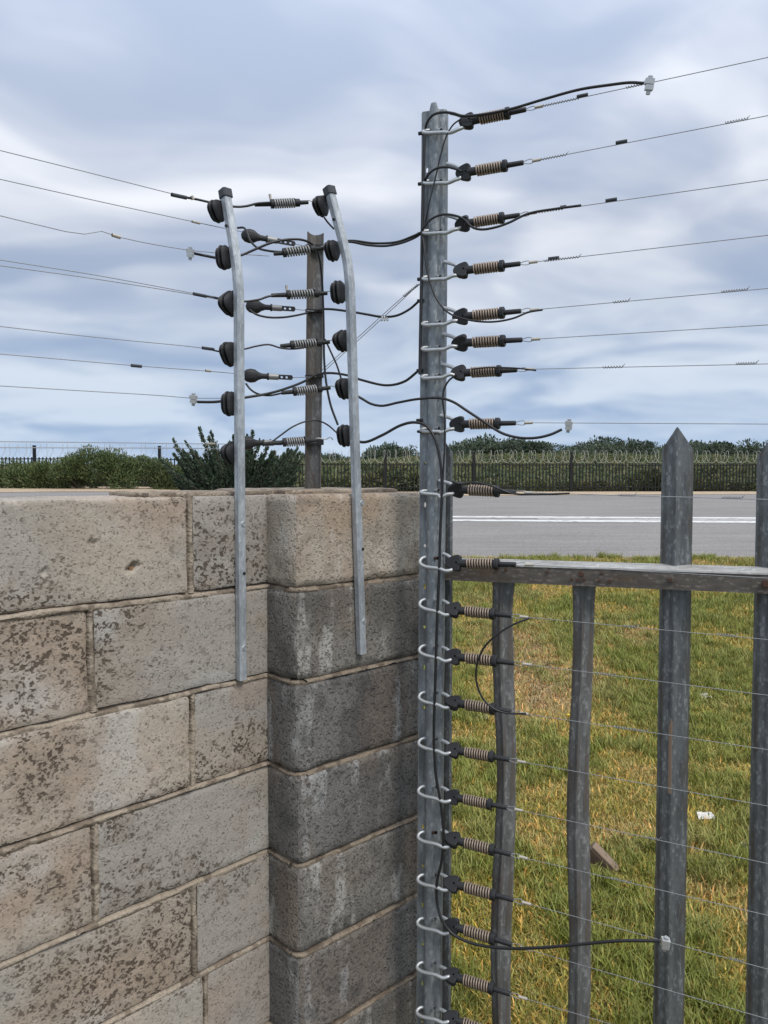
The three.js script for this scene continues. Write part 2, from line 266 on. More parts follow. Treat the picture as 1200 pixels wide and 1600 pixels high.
{
  const yaw = Math.atan2(0.716, 0.699), B = V(-0.2605, 0, -1.690), LEN = 2.4, TH = 0.19;
  const t = thing('block_wall', 'long low wall of pitted beige concrete blocks with a bent bracket screwed to it', 'wall', V(B.x, 0, B.z));
  t.rotation.y = yaw;                                                  // local +x runs on along the wall to the pillar, local +z faces out
  const mats = [M.block, M.block2, M.block3, M.block];
  for (let r = 0; r < ROWS; r++) {
    const y1 = TOP - r * COURSE - (r ? JOINT / 2 : 0), y0 = TOP - (r + 1) * COURSE + JOINT / 2;
    let cuts = r % 2 ? [0] : [0, -0.19]; let c = r % 2 ? 0 : -0.19; if (r === 5) { cuts = [0, -0.165]; c = -0.165; } while (c > -LEN) { c -= 0.4; cuts.push(c); }
    for (let i = 0; i < cuts.length - 1; i++) {
      const x1 = cuts[i] - (i ? JOINT / 2 : -0.02), x0 = cuts[i + 1] + JOINT / 2, sd = r * 13 + i * 5 + 3;
      const chipped = r === 0 && i === 1, g = roughBlock(x1 - x0, y1 - y0, TH, sd, 0.006, 0.004, 0, chipped ? [[0.077, -0.034, 0.012, 0.0075, 0.012], [0.070, -0.040, 0.007, 0.007, 0.008], [-0.005, 0.014, 0.011, 0.006, 0.006], [-0.09, -0.03, 0.008, 0.006, 0.006]] : []); g.rotateZ(((sd * 29) % 11 - 5) * 0.0007); g.rotateY(((sd * 17) % 9 - 4) * 0.0012); g.translate((x0 + x1) / 2, (y0 + y1) / 2, -TH / 2 + ((sd * 37) % 7 - 3) * 0.0004);
      mesh('block', g, mats[(sd * 7 + r) % 4], t);
      if (chipped) { const c = roughBlock(0.015, 0.011, 0.008, 97, 0.002, 0.003); c.translate((x0 + x1) / 2 + 0.078, (y0 + y1) / 2 - 0.040, -0.011); mesh('rust_stained_pebble', c, M.ochre, t); }
      if (i) { const b = mortarBead(y1 - y0 + 0.004, JOINT, sd + 60, 0); b.rotateZ(Math.PI / 2); b.translate(cuts[i], (y0 + y1) / 2, -0.0025); mesh('mortar_joint', b, M.mortar, t); }
    }
    if (r) { const b = mortarBead(LEN + 0.06, JOINT, r * 3 + 1, 0); b.translate(-LEN / 2 + 0.03, TOP - r * COURSE, -0.0015); mesh('mortar_joint', b, M.mortar, t); }
  }
  const core = new THREE.BoxGeometry(LEN, ROWS * COURSE - 0.02, TH - 0.03); core.translate(-LEN / 2 + 0.012, TOP - ROWS * COURSE / 2 - 0.012, -TH / 2); mesh('mortar_core', core, M.mortar, t);
  // thin crumbled screed left on the top
  const cap = roughBlock(0.34, 0.012, 0.17, 91, 0.003, 0.003); cap.translate(-0.10, TOP + 0.004, -TH / 2 - 0.01); mesh('mortar_cap', cap, M.mortar, t);
}
{
  const yaw = Math.atan2(0.683, 0.73), W = 0.40, D = 0.40, R = 0.03;
  const t = thing('block_pillar', 'square pillar of dark stained concrete blocks with a light beige top block', 'pillar', V(-0.186, 0, -1.613));
  t.rotation.y = yaw;
  const mats = [M.pillarLight, M.pillarDark, M.pillarMid, M.pillarMid, M.pillarDark, M.pillarMid, M.pillarDark, M.pillarDark];
  for (let r = 0; r < ROWS; r++) {
    const y1 = TOP + 0.002 - r * COURSE - (r ? JOINT / 2 : 0), y0 = TOP - (r + 1) * COURSE + JOINT / 2, g = roughBlock(W, y1 - y0, D, 40 + r * 7, 0.026, 0.004, 0.006);
    g.translate(W / 2, (y0 + y1) / 2, -D / 2 + ((r * 5) % 4 - 1.5) * 0.0008); mesh('block', g, mats[r], t);
    if (r) {
      const y = TOP - r * COURSE, b = mortarBead(W - 0.04, JOINT, r * 5 + 2, 0); b.translate(W / 2 + 0.008, y, -0.004);
      const c = mortarBead(D - 0.04, JOINT, r * 5 + 4, 0); c.rotateY(-Math.PI / 2); c.translate(0.004, y, -D / 2 - 0.008);
      const arc = mortarBead(0.05, JOINT, r * 5 + 3, 0), Q = arc.attributes.position;
      for (let i = 0; i < Q.count; i++) { const a = Q.getX(i) / 0.05 * Math.PI / 2 + Math.PI / 4, o = 0.024 + Q.getZ(i); Q.setXYZ(i, 0.028 - Math.cos(a) * o, Q.getY(i), -0.028 + Math.sin(a) * o); }
      arc.computeVertexNormals(); arc.translate(0, y, 0);
      mesh('mortar_joint', merge([b, c, arc]), M.mortarDull, t);
    }
  }
  const core = new THREE.BoxGeometry(W - 0.05, ROWS * COURSE - 0.03, D - 0.05); core.translate(W / 2, TOP - ROWS * COURSE / 2 - 0.015, -D / 2); mesh('mortar_core', core, M.mortar, t);
  const cap = roughBlock(0.35, 0.012, 0.30, 95, 0.004, 0.003); cap.translate(W / 2 + 0.01, TOP + 0.006, -D / 2 - 0.035); mesh('mortar_cap', cap, M.mortar, t);
}

// ------------------------------------------------------------------ metal shapes
function curve(pts) { return new THREE.CatmullRomCurve3(pts, false, 'centripetal'); }
function tube(pts, r, seg, rad = 6) { const c = curve(pts); return new THREE.TubeGeometry(c, seg ?? Math.max(6, pts.length * 8), r, rad, false); }
function line(a, b, r, rad = 6) { return new THREE.TubeGeometry(new THREE.LineCurve3(a, b), 1, r, rad, false); }
function helix(a, b, R, turns, r, rad = 5) {
  const d = b.clone().sub(a), L = d.length(), q = new THREE.Quaternion().setFromUnitVectors(V(1, 0, 0), d.normalize()), n = Math.max(8, Math.round(turns * 10)), p = [];
  for (let i = 0; i <= n; i++) { const t = i / n, k = t * turns * 2 * Math.PI; p.push(V(L * t, R * Math.cos(k), R * Math.sin(k)).applyQuaternion(q).add(a)); }
  return new THREE.TubeGeometry(new THREE.CatmullRomCurve3(p), n, r, rad, false);
}
function folded(prof, th, y0, top, seg = 1) {                          // sheet steel folded to a profile [x, z], upright from y0; top(x) is the cut of its upper end
  const n = prof.length, off = prof.map((p, i) => { const a = prof[Math.max(0, i - 1)], b = prof[Math.min(n - 1, i + 1)], dx = b[0] - a[0], dz = b[1] - a[1], l = Math.hypot(dx, dz); return [p[0] + dz / l * th, p[1] - dx / l * th]; });
  const loop = [...prof, ...off.reverse()], m = loop.length, pos = [], uv = [], idx = [];
  const per = [0]; for (let i = 1; i <= m; i++) per.push(per[i - 1] + Math.hypot(loop[i % m][0] - loop[i - 1][0], loop[i % m][1] - loop[i - 1][1]));
  for (let i = 0; i < m; i++) {                                        // each facet with its own corners, so folds stay crisp
    const a = loop[i], b = loop[(i + 1) % m], o = pos.length / 3;
    for (let k = 0; k <= seg; k++) for (const [p, u] of [[a, per[i]], [b, per[i + 1]]]) { const y = mix(y0, top(p[0]), k / seg); pos.push(p[0], y, p[1]); uv.push(u, y); }
    for (let k = 0; k < seg; k++) { const q = o + k * 2; idx.push(q, q + 1, q + 2, q + 1, q + 3, q + 2); }
  }
  for (const e of [0, 1]) for (let i = 0; i < n - 1; i++) {            // ends
    const o = pos.length / 3; for (const p of [prof[i], prof[i + 1], loop[2 * n - 1 - i], loop[2 * n - 2 - i]]) { pos.push(p[0], e ? top(p[0]) : y0, p[1]); uv.push(p[0], p[1]); }
    if (e) idx.push(o, o + 2, o + 1, o + 1, o + 2, o + 3); else idx.push(o, o + 1, o + 2, o + 1, o + 3, o + 2);
  }
  const g = new THREE.BufferGeometry(); g.setAttribute('position', new THREE.Float32BufferAttribute(pos, 3)); g.setAttribute('uv', new THREE.Float32BufferAttribute(uv, 2)); g.setIndex(idx);
  const f = g.toNonIndexed(); f.computeVertexNormals(); return f;
}
function arcProfile(pts) { const c = new THREE.CatmullRomCurve3(pts.map(([x, z]) => V(x, 0, z)), false, 'centripetal'); return c.getPoints(pts.length * 4).map((p) => [p.x, p.z]); }
const place = (g, yaw, p, q) => { if (q) g.applyQuaternion(q); g.rotateY(yaw); g.translate(p.x, p.y, p.z); return g; };
const FYAW = Math.atan2(-0.4125, 0.911);

// ------------------------------------------------------------------ palisade
const PALE = vplane(0.105 + 0.4125 * 0.075, 1.735 + 0.911 * 0.075, 0.911, -0.4125);
{
  const base = on(700, 1300, PALE); base.y = 0.02;
  const t = thing('palisade_fence', 'galvanised palisade fence with pointed pales and a rusty angle rail above the lawn', 'fence', base);
  const W = 0.0285, prof = arcProfile([[-W, -0.009], [-W * 0.72, 0.003], [-W * 0.3, 0.006], [0, 0.0125], [W * 0.3, 0.006], [W * 0.72, 0.003], [W, -0.009]].reverse());
  const pale = (px, pyTop, cut, m, lab) => {
    const p = on(px, 1100, PALE), top = on(px, pyTop, PALE).y;
    const g = folded(prof, 0.003, 0.0, cut(top), 1); place(g, FYAW, V(p.x, 0, p.z)); const o = part(t, 'pale', g, m); if (lab) o.userData.label = lab;
  };
  const point = (top) => (x) => top - Math.max(0, Math.abs(x) - 0.001) * 1.55;
  pale(1052, 668, point, M.galvPale); pale(1202, 676, point, M.galvPale);
  for (const k of [1, 2, 3, 4]) { pale(1202 + k * 205 + k * k * 26, 676, point, M.galvPale); }
  { const p = on(1052, 1100, PALE), y1 = on(1048, 1118, PALE).y, y0 = on(1046, 1236, PALE).y, pr = prof.filter(([x]) => x < 0.0015 && x > -0.0085).map(([x, z]) => [x, z + 0.0038]); part(t, 'rust_scrape', place(folded(pr, 0.0004, y0, (x) => y1 - 4 * Math.abs(x + 0.002)), FYAW, V(p.x, 0, p.z)), M.scrape); }
  // the pale behind the tall post, its tip sliced to one side
  { const p = on(686, 1100, PALE), top = on(690, 676, PALE).y, pr = [[0.031, 0.002], [0.029, 0.006], [0.012, 0.007], [-0.002, 0.007], [-0.02, 0.006]];
    part(t, 'pale', place(folded(pr, 0.003, 0, (x) => top - Math.max(0, x - 0.002) * 1.5), FYAW, V(p.x, 0, p.z)), M.galvPale); }
  // two cut-down pales, wrenched and crumpled below the rail
  for (const [px, flare, bend, lab] of [[787, 1.35, 0.006, 'cut-off pale with a bent, wavering edge'], [907, 1.38, -0.004, 'cut-off pale with its crumpled top under the rail']]) {
    const p = on(px, 1100, PALE), top = on(px, 902, PALE).y, w = 0.021;
    const pr = arcProfile([[-w, -0.008], [-w * 0.75, 0.002], [-w * 0.25, 0.005], [0, 0.011], [w * 0.25, 0.005], [w * 0.75, 0.002], [w, -0.008]].reverse());
    const g = folded(pr, 0.003, 0, () => top, 60), Q = g.attributes.position;
    for (let i = 0; i < Q.count; i++) { const x = Q.getX(i), y = Q.getY(i), z = Q.getZ(i), e = top - y, f = 1 + (flare - 1) * Math.exp(-e / 0.045) * (x > 0 ? 1 : 0.25) + 0.16 * (fbm(y * 9, px, 2) - 0.35); Q.setXYZ(i, x * f + bend * Math.sin(y * 8) + (x > 0 ? 0.006 * (fbm(y * 7 + 3, px, 2) - 0.5) : 0), y, z * (1 - 0.7 * Math.exp(-e / 0.05)) + 0.004 * (fbm(y * 16, px + 9, 2) - 0.5)); }
    g.computeVertexNormals(); place(g, FYAW, V(p.x, 0, p.z)); part(t, 'pale', g, M.galvOld).userData.label = lab;
  }
  // angle-iron rail: a front leg, with the other leg tipped back over the pales
  const RA = vplane(0.105 + 0.4125 * 0.055, 1.735 + 0.911 * 0.055, 0.911, -0.4125), a = on(700, 905, RA), b = on(1200, 926, RA), dir = b.clone().sub(a); const L = dir.length() * 4.2; dir.normalize();
  const railGeo = (pr) => { const sh = new THREE.Shape(pr.map(([y, z]) => new THREE.Vector2(-z, y))), rg = new THREE.ExtrudeGeometry(sh, { depth: L, bevelEnabled: false, steps: 60 }); rg.rotateY(Math.PI / 2); rg.rotateZ(Math.atan2(dir.y, Math.hypot(dir.x, dir.z))); rg.rotateY(Math.atan2(-dir.z, dir.x)); rg.translate(a.x, a.y, a.z); return rg; };
  const rail = part(t, 'rail', railGeo([[0, 0.014], [0.0, 0.0178], [0.034, 0.0205], [0.036, 0.0205], [0.036, 0.016], [0.034, 0.0165]]), M.galvRail);
  const flange = railGeo([[0.0362, 0.0175], [0.0375, 0.0225], [0.041, 0.0215], [0.049, -0.0165], [0.046, -0.018], [0.039, 0.012]]); flange.translate(-base.x, -base.y, -base.z); mesh('flange', flange, M.galvFlange, rail);
  const boltAt = (px, py, r, len, m) => { const c = on(px, py, RA, 0.021), g = new THREE.CylinderGeometry(r * 0.8, r, len, 7); g.rotateX(Math.PI / 2); place(g, FYAW, c); g.translate(-base.x, -base.y, -base.z); mesh('bolt', g, m, rail); };
  boltAt(1048, 905, 0.0085, 0.008, M.galvRail); boltAt(1048, 905, 0.0045, 0.016, M.rust); boltAt(1197, 912, 0.009, 0.009, M.rust);
  for (const [px, py, r] of [[908, 897, 0.0065], [903, 906, 0.0042], [912, 905, 0.004], [893, 905, 0.0034], [790, 890, 0.0042], [776, 891, 0.0035], [940, 896, 0.0035], [855, 894, 0.0038], [936, 907, 0.003], [953, 908, 0.0042]]) boltAt(px, py, r, 0.004, M.rust);
}

// ------------------------------------------------------------------ tall strainer post with its hooks
const HOOKS = [ // front-arm y, insulator head x y, far end of its stem x y, where the wire leaves the picture
  [207, 731, 190, 822, 171, 1200, 88], [286, 726, 270, 818, 254, 1200, 179], [364, 724, 350, 812, 336, 1200, 279], [436, 722, 423, 813, 412, 1200, 366],
  [507, 721, 495, 814, 486, 1200, 449], [546, 720, 536, 816, 531, 1200, 506], [590, 718, 583, 808, 578, 1200, 567], [673, 716, 663, 806, 661, 1200, 661],
  [770, 714, 765, 806, 769, 1200, 779], [880, 711, 880, 806, 882, 1200, 902], [946, 709, 953, 799, 962, 1200, 998], [1018, 709, 1026, 803, 1036, 1200, 1085],
  [1091, 709, 1098, 799, 1112, 1200, 1170], [1163, 709, 1172, 796, 1187, 1200, 1258], [1238, 708, 1245, 792, 1262, 1200, 1348], [1309, 708, 1312, 798, 1335, 1200, 1429],
  [1376, 707, 1381, 802, 1406, 1200, 1513], [1444, 707, 1447, 800, 1476, 1200, 1591], [1513, 706, 1525, 797, 1553, 1200, 1672], [1583, 706, 1592, 797, 1626, 1200, 1755]];
{
  const bot = on(668.5, 1600, FEN), top = on(677.5, 172, FEN), ax = top.clone().sub(bot).normalize(), q = new THREE.Quaternion().setFromUnitVectors(V(0, 1, 0), ax);
  const base = bot.clone().addScaledVector(ax, -(bot.y - 0.0) / ax.y);
  const t = thing('strainer_post', 'tall galvanised channel post lined with wire hooks at the end of the palisade', 'post', base);
  const L = top.clone().sub(base).length();
  // profile: back flange, flat side with punched holes, raised rib, flat side, back flange
  const W = 0.0262, flat = [-W + 0.0002, -0.0085];
  const rib = arcProfile([[W, -0.020], [W, -0.0035], [W - 0.003, 0], [0.0145, 0.0005], [0.0125, 0.003], [0.0095, 0.0075], [0.003, 0.0088], [-0.003, 0.0075], [-0.0065, 0.003], [-0.0085, 0.0]]);
  const rTop = (x) => L + (x > -0.008 && x < 0.0105 ? 0.011 * ss(0.0, 0.5, 1 - Math.abs(x - 0.003) / 0.0105) : -0.002);
  const g1 = folded(rib, 0.0025, 0, rTop), sh = new THREE.Shape([[flat[0], 0], [flat[1], 0], [flat[1], L], [flat[0], L]].map((p) => new THREE.Vector2(...p)));
  for (let y = 0.06, k = 0; y < L - 0.05; y += 0.093, k++) { if (y > 1.80 && Math.abs(y - L + 0.12) > 0.05) continue; const h = new THREE.Path(); h.absellipse((flat[0] + flat[1]) / 2 + 0.003, y, k % 2 ? 0.0028 : 0.0034, k % 2 ? 0.006 : 0.0036, 0, Math.PI * 2, true); sh.holes.push(h); }
  const g2 = new THREE.ExtrudeGeometry(sh, { depth: 0.0025, bevelEnabled: false, curveSegments: 8 }); g2.translate(0, 0, -0.0025);
  const g3 = new THREE.BoxGeometry(0.0025, L - 0.004, 0.02); g3.translate(-W, L / 2, -0.0102);
  const body = merge([g1, g2, g3]); body.applyQuaternion(new THREE.Quaternion().setFromAxisAngle(V(0, 1, 0), FYAW + 0.10)); body.applyQuaternion(q); body.translate(base.x, base.y, base.z);
  part(t, 'channel', body, M.galvPost);
  HOOKS.forEach(([fy, hx, hy], i) => {
    const xl = mix(660.5, 650.5, (fy - 170) / 1430), up = i < 9, k = clamp((fy - 600) / 350), dip = mix(0, 15, k), zf = 0.018;
    const bk = mix(29, 10, clamp((fy - 480) / 480)), e = 3 + hx - 716 - 12;
    const pts = up
      ? [on(xl + 22, fy - 2, FEN, -0.006), on(xl + 6, fy - 3, FEN, 0.010), on(xl + 1, fy - 1, FEN, 0.018), on(xl + 6, fy + 1, FEN, zf + 0.003), on(xl + 30, fy + dip * 0.6, FEN, zf + 0.005), on(hx - 27, fy + dip, FEN, zf + 0.006), on(hx - 15, fy + dip - 5, FEN, zf + 0.004), on(hx - 6, mix(fy + dip, hy, 0.55), FEN, 0.015), on(hx - 4, hy - 4, FEN, 0.008), on(hx - 9, hy - 8, FEN, 0.006), on(hx - 16, hy - 11, FEN, 0.004), on(hx - 28, hy - 14, FEN, 0.002)]
      : [on(xl + 22, fy - 9, FEN, -0.008), on(xl + 7, fy - 9, FEN, 0.004), on(xl + 1.5, fy - 5, FEN, 0.012), on(xl + 1, fy + 0, FEN, 0.018), on(xl + 8, fy + 5, FEN, zf + 0.004), on(xl + 30, fy + dip * 0.7, FEN, zf + 0.007), on(hx - 14, fy + dip, FEN, zf + 0.008), on(hx - 5, fy + dip - 2, FEN, zf + 0.002), on(hx - 1, hy + 1, FEN, 0.008), on(hx - 5, hy - 6, FEN, 0.002), on(hx - 12, hy - 12, FEN, -0.003), on(hx - 23, hy - 16.5, FEN, -0.008)];
    part(t, 'hook', tube(pts, 0.0042, 60, 8), M.rod);
    const a = on(xl + 20, fy - (up ? 4 : 8), FEN, 0.000), b = on(xl + 29, fy - (up ? 4 : 8), FEN, 0.017); part(t, 'hook_end', line(a, b, 0.0036, 8), i === 9 || i === 15 ? M.rust : M.rod);
  });
  // black ties round the post where cables come in
  for (const [y, w] of [[208, 0], [287, 0], [365, 0], [436, 0], [470, 0], [579, 0], [657, 0], [674, 1]]) {
    const xl = mix(660.5, 650.5, (y - 170) / 1430);
    if (w) part(t, 'cable_tie', tube([on(xl - 3, y, FEN, -0.01), on(xl - 2.5, y + 0.5, FEN, 0.012), on(xl + 14, y + 2, FEN, 0.018), on(xl + 34, y + 3, FEN, 0.012)], 0.0034, 24, 6), M.black);
    else { const c = on(xl - 1.5, y, FEN, 0.004), g = new THREE.CylinderGeometry(0.0042, 0.0042, 0.014, 8); g.rotateZ(Math.PI / 2); place(g, FYAW, c); part(t, 'cable_tie', g, M.black); }
  }
}

// ------------------------------------------------------------------ strain insulators: spade head, stem, coil spring, end collar, rod and wire eye
function insulatorParts(grey) {
  const G = {};
  const sp = new THREE.Shape(); sp.moveTo(-0.026, 0); sp.bezierCurveTo(-0.026, 0.008, -0.016, 0.0155, -0.003, 0.0185); sp.bezierCurveTo(0.003, 0.0205, 0.008, 0.021, 0.011, 0.0185); sp.bezierCurveTo(0.0135, 0.016, 0.011, 0.011, 0.0125, 0.009); sp.lineTo(0.0125, -0.009); sp.bezierCurveTo(0.011, -0.011, 0.0135, -0.016, 0.011, -0.0185); sp.bezierCurveTo(0.008, -0.021, 0.003, -0.0205, -0.003, -0.0185); sp.bezierCurveTo(-0.016, -0.0155, -0.026, -0.008, -0.026, 0);
  const ho = new THREE.Path(); ho.absellipse(0.0035, 0.001, 0.0028, 0.0028, 0, 2 * Math.PI, true); sp.holes.push(ho);
  const head = new THREE.ExtrudeGeometry(sp, { depth: 0.008, bevelEnabled: true, bevelThickness: 0.004, bevelSize: 0.0025, bevelSegments: 3, curveSegments: 8 }); head.translate(0, 0, -0.004); head.scale(0.80, 0.80, 0.95); head.translate(0.002, 0, 0); G.head = head;
  const lathe = (pts) => { const g = toCreasedNormals(new THREE.LatheGeometry(pts.map(([x, r]) => new THREE.Vector2(r, x)), 16), 0.6); g.rotateZ(-Math.PI / 2); return g; };
  G.stem = lathe([[0.006, 0.0001], [0.008, 0.0088], [0.027, 0.0088], [0.028, 0.0082], [0.090, 0.0082], [0.090, 0.0128], [0.098, 0.0128], [0.0995, 0.0115], [0.0995, 0.0056], [0.136, 0.0052], [0.137, 0.0045], [0.137, 0.0001]]);
  const n = 10; G.spring = helix(V(0.029, 0, 0), V(0.0895, 0, 0), 0.0108, n, 0.0019, 6);
  const eye = []; for (let i = 0; i <= 16; i++) { const a = i / 16; eye.push(V(0.132 + 0.028 * Math.sin(Math.PI * Math.min(1, a * 2 <= 1 ? a : 1 - a)) , 0.0045 * Math.sin(2 * Math.PI * a), 0)); }
  G.eye = new THREE.TubeGeometry(new THREE.CatmullRomCurve3(eye), 32, 0.0009, 5, false);
  G.ferrule = new THREE.CylinderGeometry(0.0032, 0.0032, 0.019, 8); G.ferrule.rotateZ(Math.PI / 2); G.ferrule.translate(0.166, 0, 0);
  return G;
}
const IG = insulatorParts();
const wireEnds = [];
let proto = null;
HOOKS.forEach(([fy, hx, hy, ex, ey, wx, wy], i) => {
  const a = on(hx, hy, FEN, 0.012), b = on(ex, ey, FEN, 0.010 + (i > 8 ? 0.004 : 0)), d = b.clone().sub(a), L = d.length(); d.normalize();
  let o;
  const label = 'black insulator with brown spring on the ' + ORD[i] + ' hook' + (i ? ' down' : '') + ' of the tall post';
  if (!proto) {
    o = proto = thing('strain_insulator', label, 'insulator', a, 'strain insulators on the tall post');
    mesh('head', IG.head, M.black, o); mesh('stem', IG.stem, M.black, o); mesh('spring', IG.spring, M.spring, o); mesh('wire_eye', IG.eye, M.wire, o); mesh('ferrule', IG.ferrule, M.ferrule, o);
  } else { o = proto.clone(); o.name = numbered('strain_insulator'); o.userData = { label, category: 'insulator', group: 'strain insulators on the tall post' }; scene.add(o); o.position.copy(a); }
  const s = L / 0.137; o.scale.set(s, Math.min(1.02, s * 1.05), Math.min(1.02, s * 1.05));
  const q = new THREE.Quaternion().setFromUnitVectors(V(1, 0, 0), d), twist = new THREE.Quaternion().setFromAxisAngle(V(1, 0, 0), (i % 3 - 1) * 0.35 + (i > 9 ? -0.7 : 0.1)); o.quaternion.copy(q).multiply(twist);
  wireEnds.push({ p: a.clone().addScaledVector(d, L * 0.166 / 0.137), d, s, end: on(wx, wy, FEN, 0.012), i });
});

// ------------------------------------------------------------------ the wires along the palisade
const WR = 0.00085;
const onWire = (w, px) => { const A = w.p, B = w.end; let lo = 0, hi = 1.2; for (let k = 0; k < 30; k++) { const m = (lo + hi) / 2, p = A.clone().lerp(B, m).sub(camera.position), c = p.clone().applyEuler(new THREE.Euler(PITCH, 0, 0)); (600 - 1200 * c.x / c.z < px) ? lo = m : hi = m; } return A.clone().lerp(B, lo); };
const TWIST = [[[845, 905], [978, 1004]], [[842, 885], [1133, 1168]], [[836, 880]], [[850, 905]], [[958, 982], [1127, 1168]], [], [[942, 973], [1150, 1182]], [], [[967, 992], [1128, 1160]], [], [[975, 995], [1120, 1150]], [[930, 960]], [[960, 1010]], [], [[1010, 1030]], [[955, 985]], [[1140, 1160]], [], [], []];
const TAG = [[[910, 152]], [[971, 220]], [[955, 313], [880, 327]], [[865, 401]]];
wireEnds.forEach((w) => {
  const i = w.i, far = w.end.clone().add(w.end.clone().sub(w.p).multiplyScalar(1.6));
  const t = thing('fence_wire', 'thin steel wire stretched from the ' + ORD[i] + ' hook' + (i ? ' down' : '') + ' of the tall post', 'wire', w.p.clone(), 'wires along the palisade');
  const mid = w.p.clone().lerp(far, 0.5); mid.y -= 0.002;
  part(t, 'strand', tube([w.p.clone(), mid, far], i > 8 ? WR * 0.8 : WR, 24, 5), M.wire);
  for (const [x0, x1] of TWIST[i]) { const a = onWire(w, x0), b = onWire(w, x1); part(t, 'twisted_end', helix(a, b, 0.0021, Math.round((x1 - x0) / 4.2), 0.0008), M.wire); const c = b.clone(), e = b.clone(); e.y += 0.006; e.x += 0.004; part(t, 'twisted_end', line(c, e, 0.0007, 4), M.wire); }
  for (const [x] of TAG[i] ?? []) { const c = onWire(w, x), g = new THREE.CylinderGeometry(0.0036, 0.0036, x === 880 ? 0.012 : 0.022, 6); g.rotateZ(Math.PI / 2); g.applyQuaternion(new THREE.Quaternion().setFromUnitVectors(V(1, 0, 0), w.d)); g.translate(c.x, c.y + 0.003, c.z); part(t, 'crimp_sleeve', g, M.cap); }
});
function clampThing(px, py, P, off, label, s = 1, group) {
  const c = on(px, py, P, off), t = thing('line_clamp', label, 'clamp', c, group);
  const b = new THREE.BoxGeometry(0.017 * s, 0.010 * s, 0.014 * s); b.translate(0, 0.006 * s, 0); mesh('jaw', b, M.clamp, t);
  const b2 = new THREE.BoxGeometry(0.015 * s, 0.009 * s, 0.013 * s); b2.translate(0.001, -0.005 * s, 0.001); mesh('jaw', b2, M.clamp, t);
  const k = new THREE.CylinderGeometry(0.0045 * s, 0.0045 * s, 0.008 * s, 6); k.translate(0.001, -0.013 * s, 0.001); mesh('bolt', k, M.rod, t);
  const n = new THREE.CylinderGeometry(0.005 * s, 0.005 * s, 0.005 * s, 6); n.translate(0, 0.0135 * s, 0); mesh('nut', n, M.rod, t);
  t.rotation.set(0.2, FYAW + 0.3, -0.12); return t;
}
clampThing(1014, 133, FEN, 0.014, 'grey metal line clamp at the end of a black cable on the topmost wire');
clampThing(888, 665, FEN, 0.014, 'pale line clamp joining a looping black cable to the eighth wire from the top', 0.85);
clampThing(1039, 1474, FEN, 0.016, 'pale line clamp in front of a wide pale at a cable end', 0.95);

// ------------------------------------------------------------------ brackets with bobbin insulators
function squareTube(pts, u, w) {                                       // square section swept along a bent path, u = the axis that stays put
  const P = curve(pts).getPoints(70), pos = [], uv = [], idx = [], c = 0.28, sec = []; let len = 0;
  for (const [a, b] of [[1, -1], [1, 1], [-1, 1], [-1, -1]]) { const nx = a, ny = b; sec.push([nx * (1), ny * (1 - c)], [nx * (1 - c), ny * 1]); }
  const ring = [[1, -1 + c], [1, 1 - c], [1 - c, 1], [-1 + c, 1], [-1, 1 - c], [-1, -1 + c], [-1 + c, -1], [1 - c, -1]];
  P.forEach((p, i) => {
    const T = P[Math.min(P.length - 1, i + 1)].clone().sub(P[Math.max(0, i - 1)]).normalize(), X = u.clone().addScaledVector(T, -u.dot(T)).normalize(), Y = T.clone().cross(X).normalize(); if (i) len += p.distanceTo(P[i - 1]);
    let per = 0; for (let k = 0; k <= 8; k++) { const [a, b] = ring[k % 8]; pos.push(...p.clone().addScaledVector(X, a * w / 2).addScaledVector(Y, b * w / 2).toArray()); uv.push(per, len); per += k % 2 ? w * 0.25 : w * 0.72; }
  });
  const n = 9; for (let i = 0; i < P.length - 1; i++) for (let k = 0; k < 8; k++) { const a = i * n + k; idx.push(a, a + 1, a + n, a + 1, a + n + 1, a + n); }
  const o = pos.length / 3; for (const [r, p] of [[0, P[0]], [P.length - 1, P[P.length - 1]]]) { const z = pos.length / 3; pos.push(...p.toArray()); uv.push(0, 0); for (let k = 0; k < 8; k++) { const a = r * n + k; r ? idx.push(z, a, a + 1) : idx.push(z, a + 1, a); } }
  const g = new THREE.BufferGeometry(); g.setAttribute('position', new THREE.Float32BufferAttribute(pos, 3)); g.setAttribute('uv', new THREE.Float32BufferAttribute(uv, 2)); g.setIndex(idx); const f = g.toNonIndexed(); f.computeVertexNormals(); return { g: f, P };
}
const bobbinGeo = (() => {                                             // a lobed drum with two flanges and a waist
  const g = toCreasedNormals(new THREE.LatheGeometry([[0.0001, -0.018], [0.011, -0.018], [0.021, -0.0165], [0.0235, -0.013], [0.0225, -0.010], [0.012, -0.0085], [0.012, -0.0045], [0.0225, -0.003], [0.0245, 0.0005], [0.0230, 0.0035], [0.0115, 0.005], [0.0115, 0.009], [0.0190, 0.0105], [0.0205, 0.013], [0.0175, 0.017], [0.009, 0.0195], [0.0001, 0.0195]].map(([r, y]) => new THREE.Vector2(r, y)), 24), 0.75);
  const P = g.attributes.position; for (let i = 0; i < P.count; i++) { const x = P.getX(i), z = P.getZ(i), a = Math.atan2(z, x), k = 1.12 + 0.13 * Math.cos(3 * a); P.setX(i, x * k); P.setZ(i, z * k); P.setY(i, P.getY(i) * 0.8); } return toCreasedNormals(g, 0.75);
})();
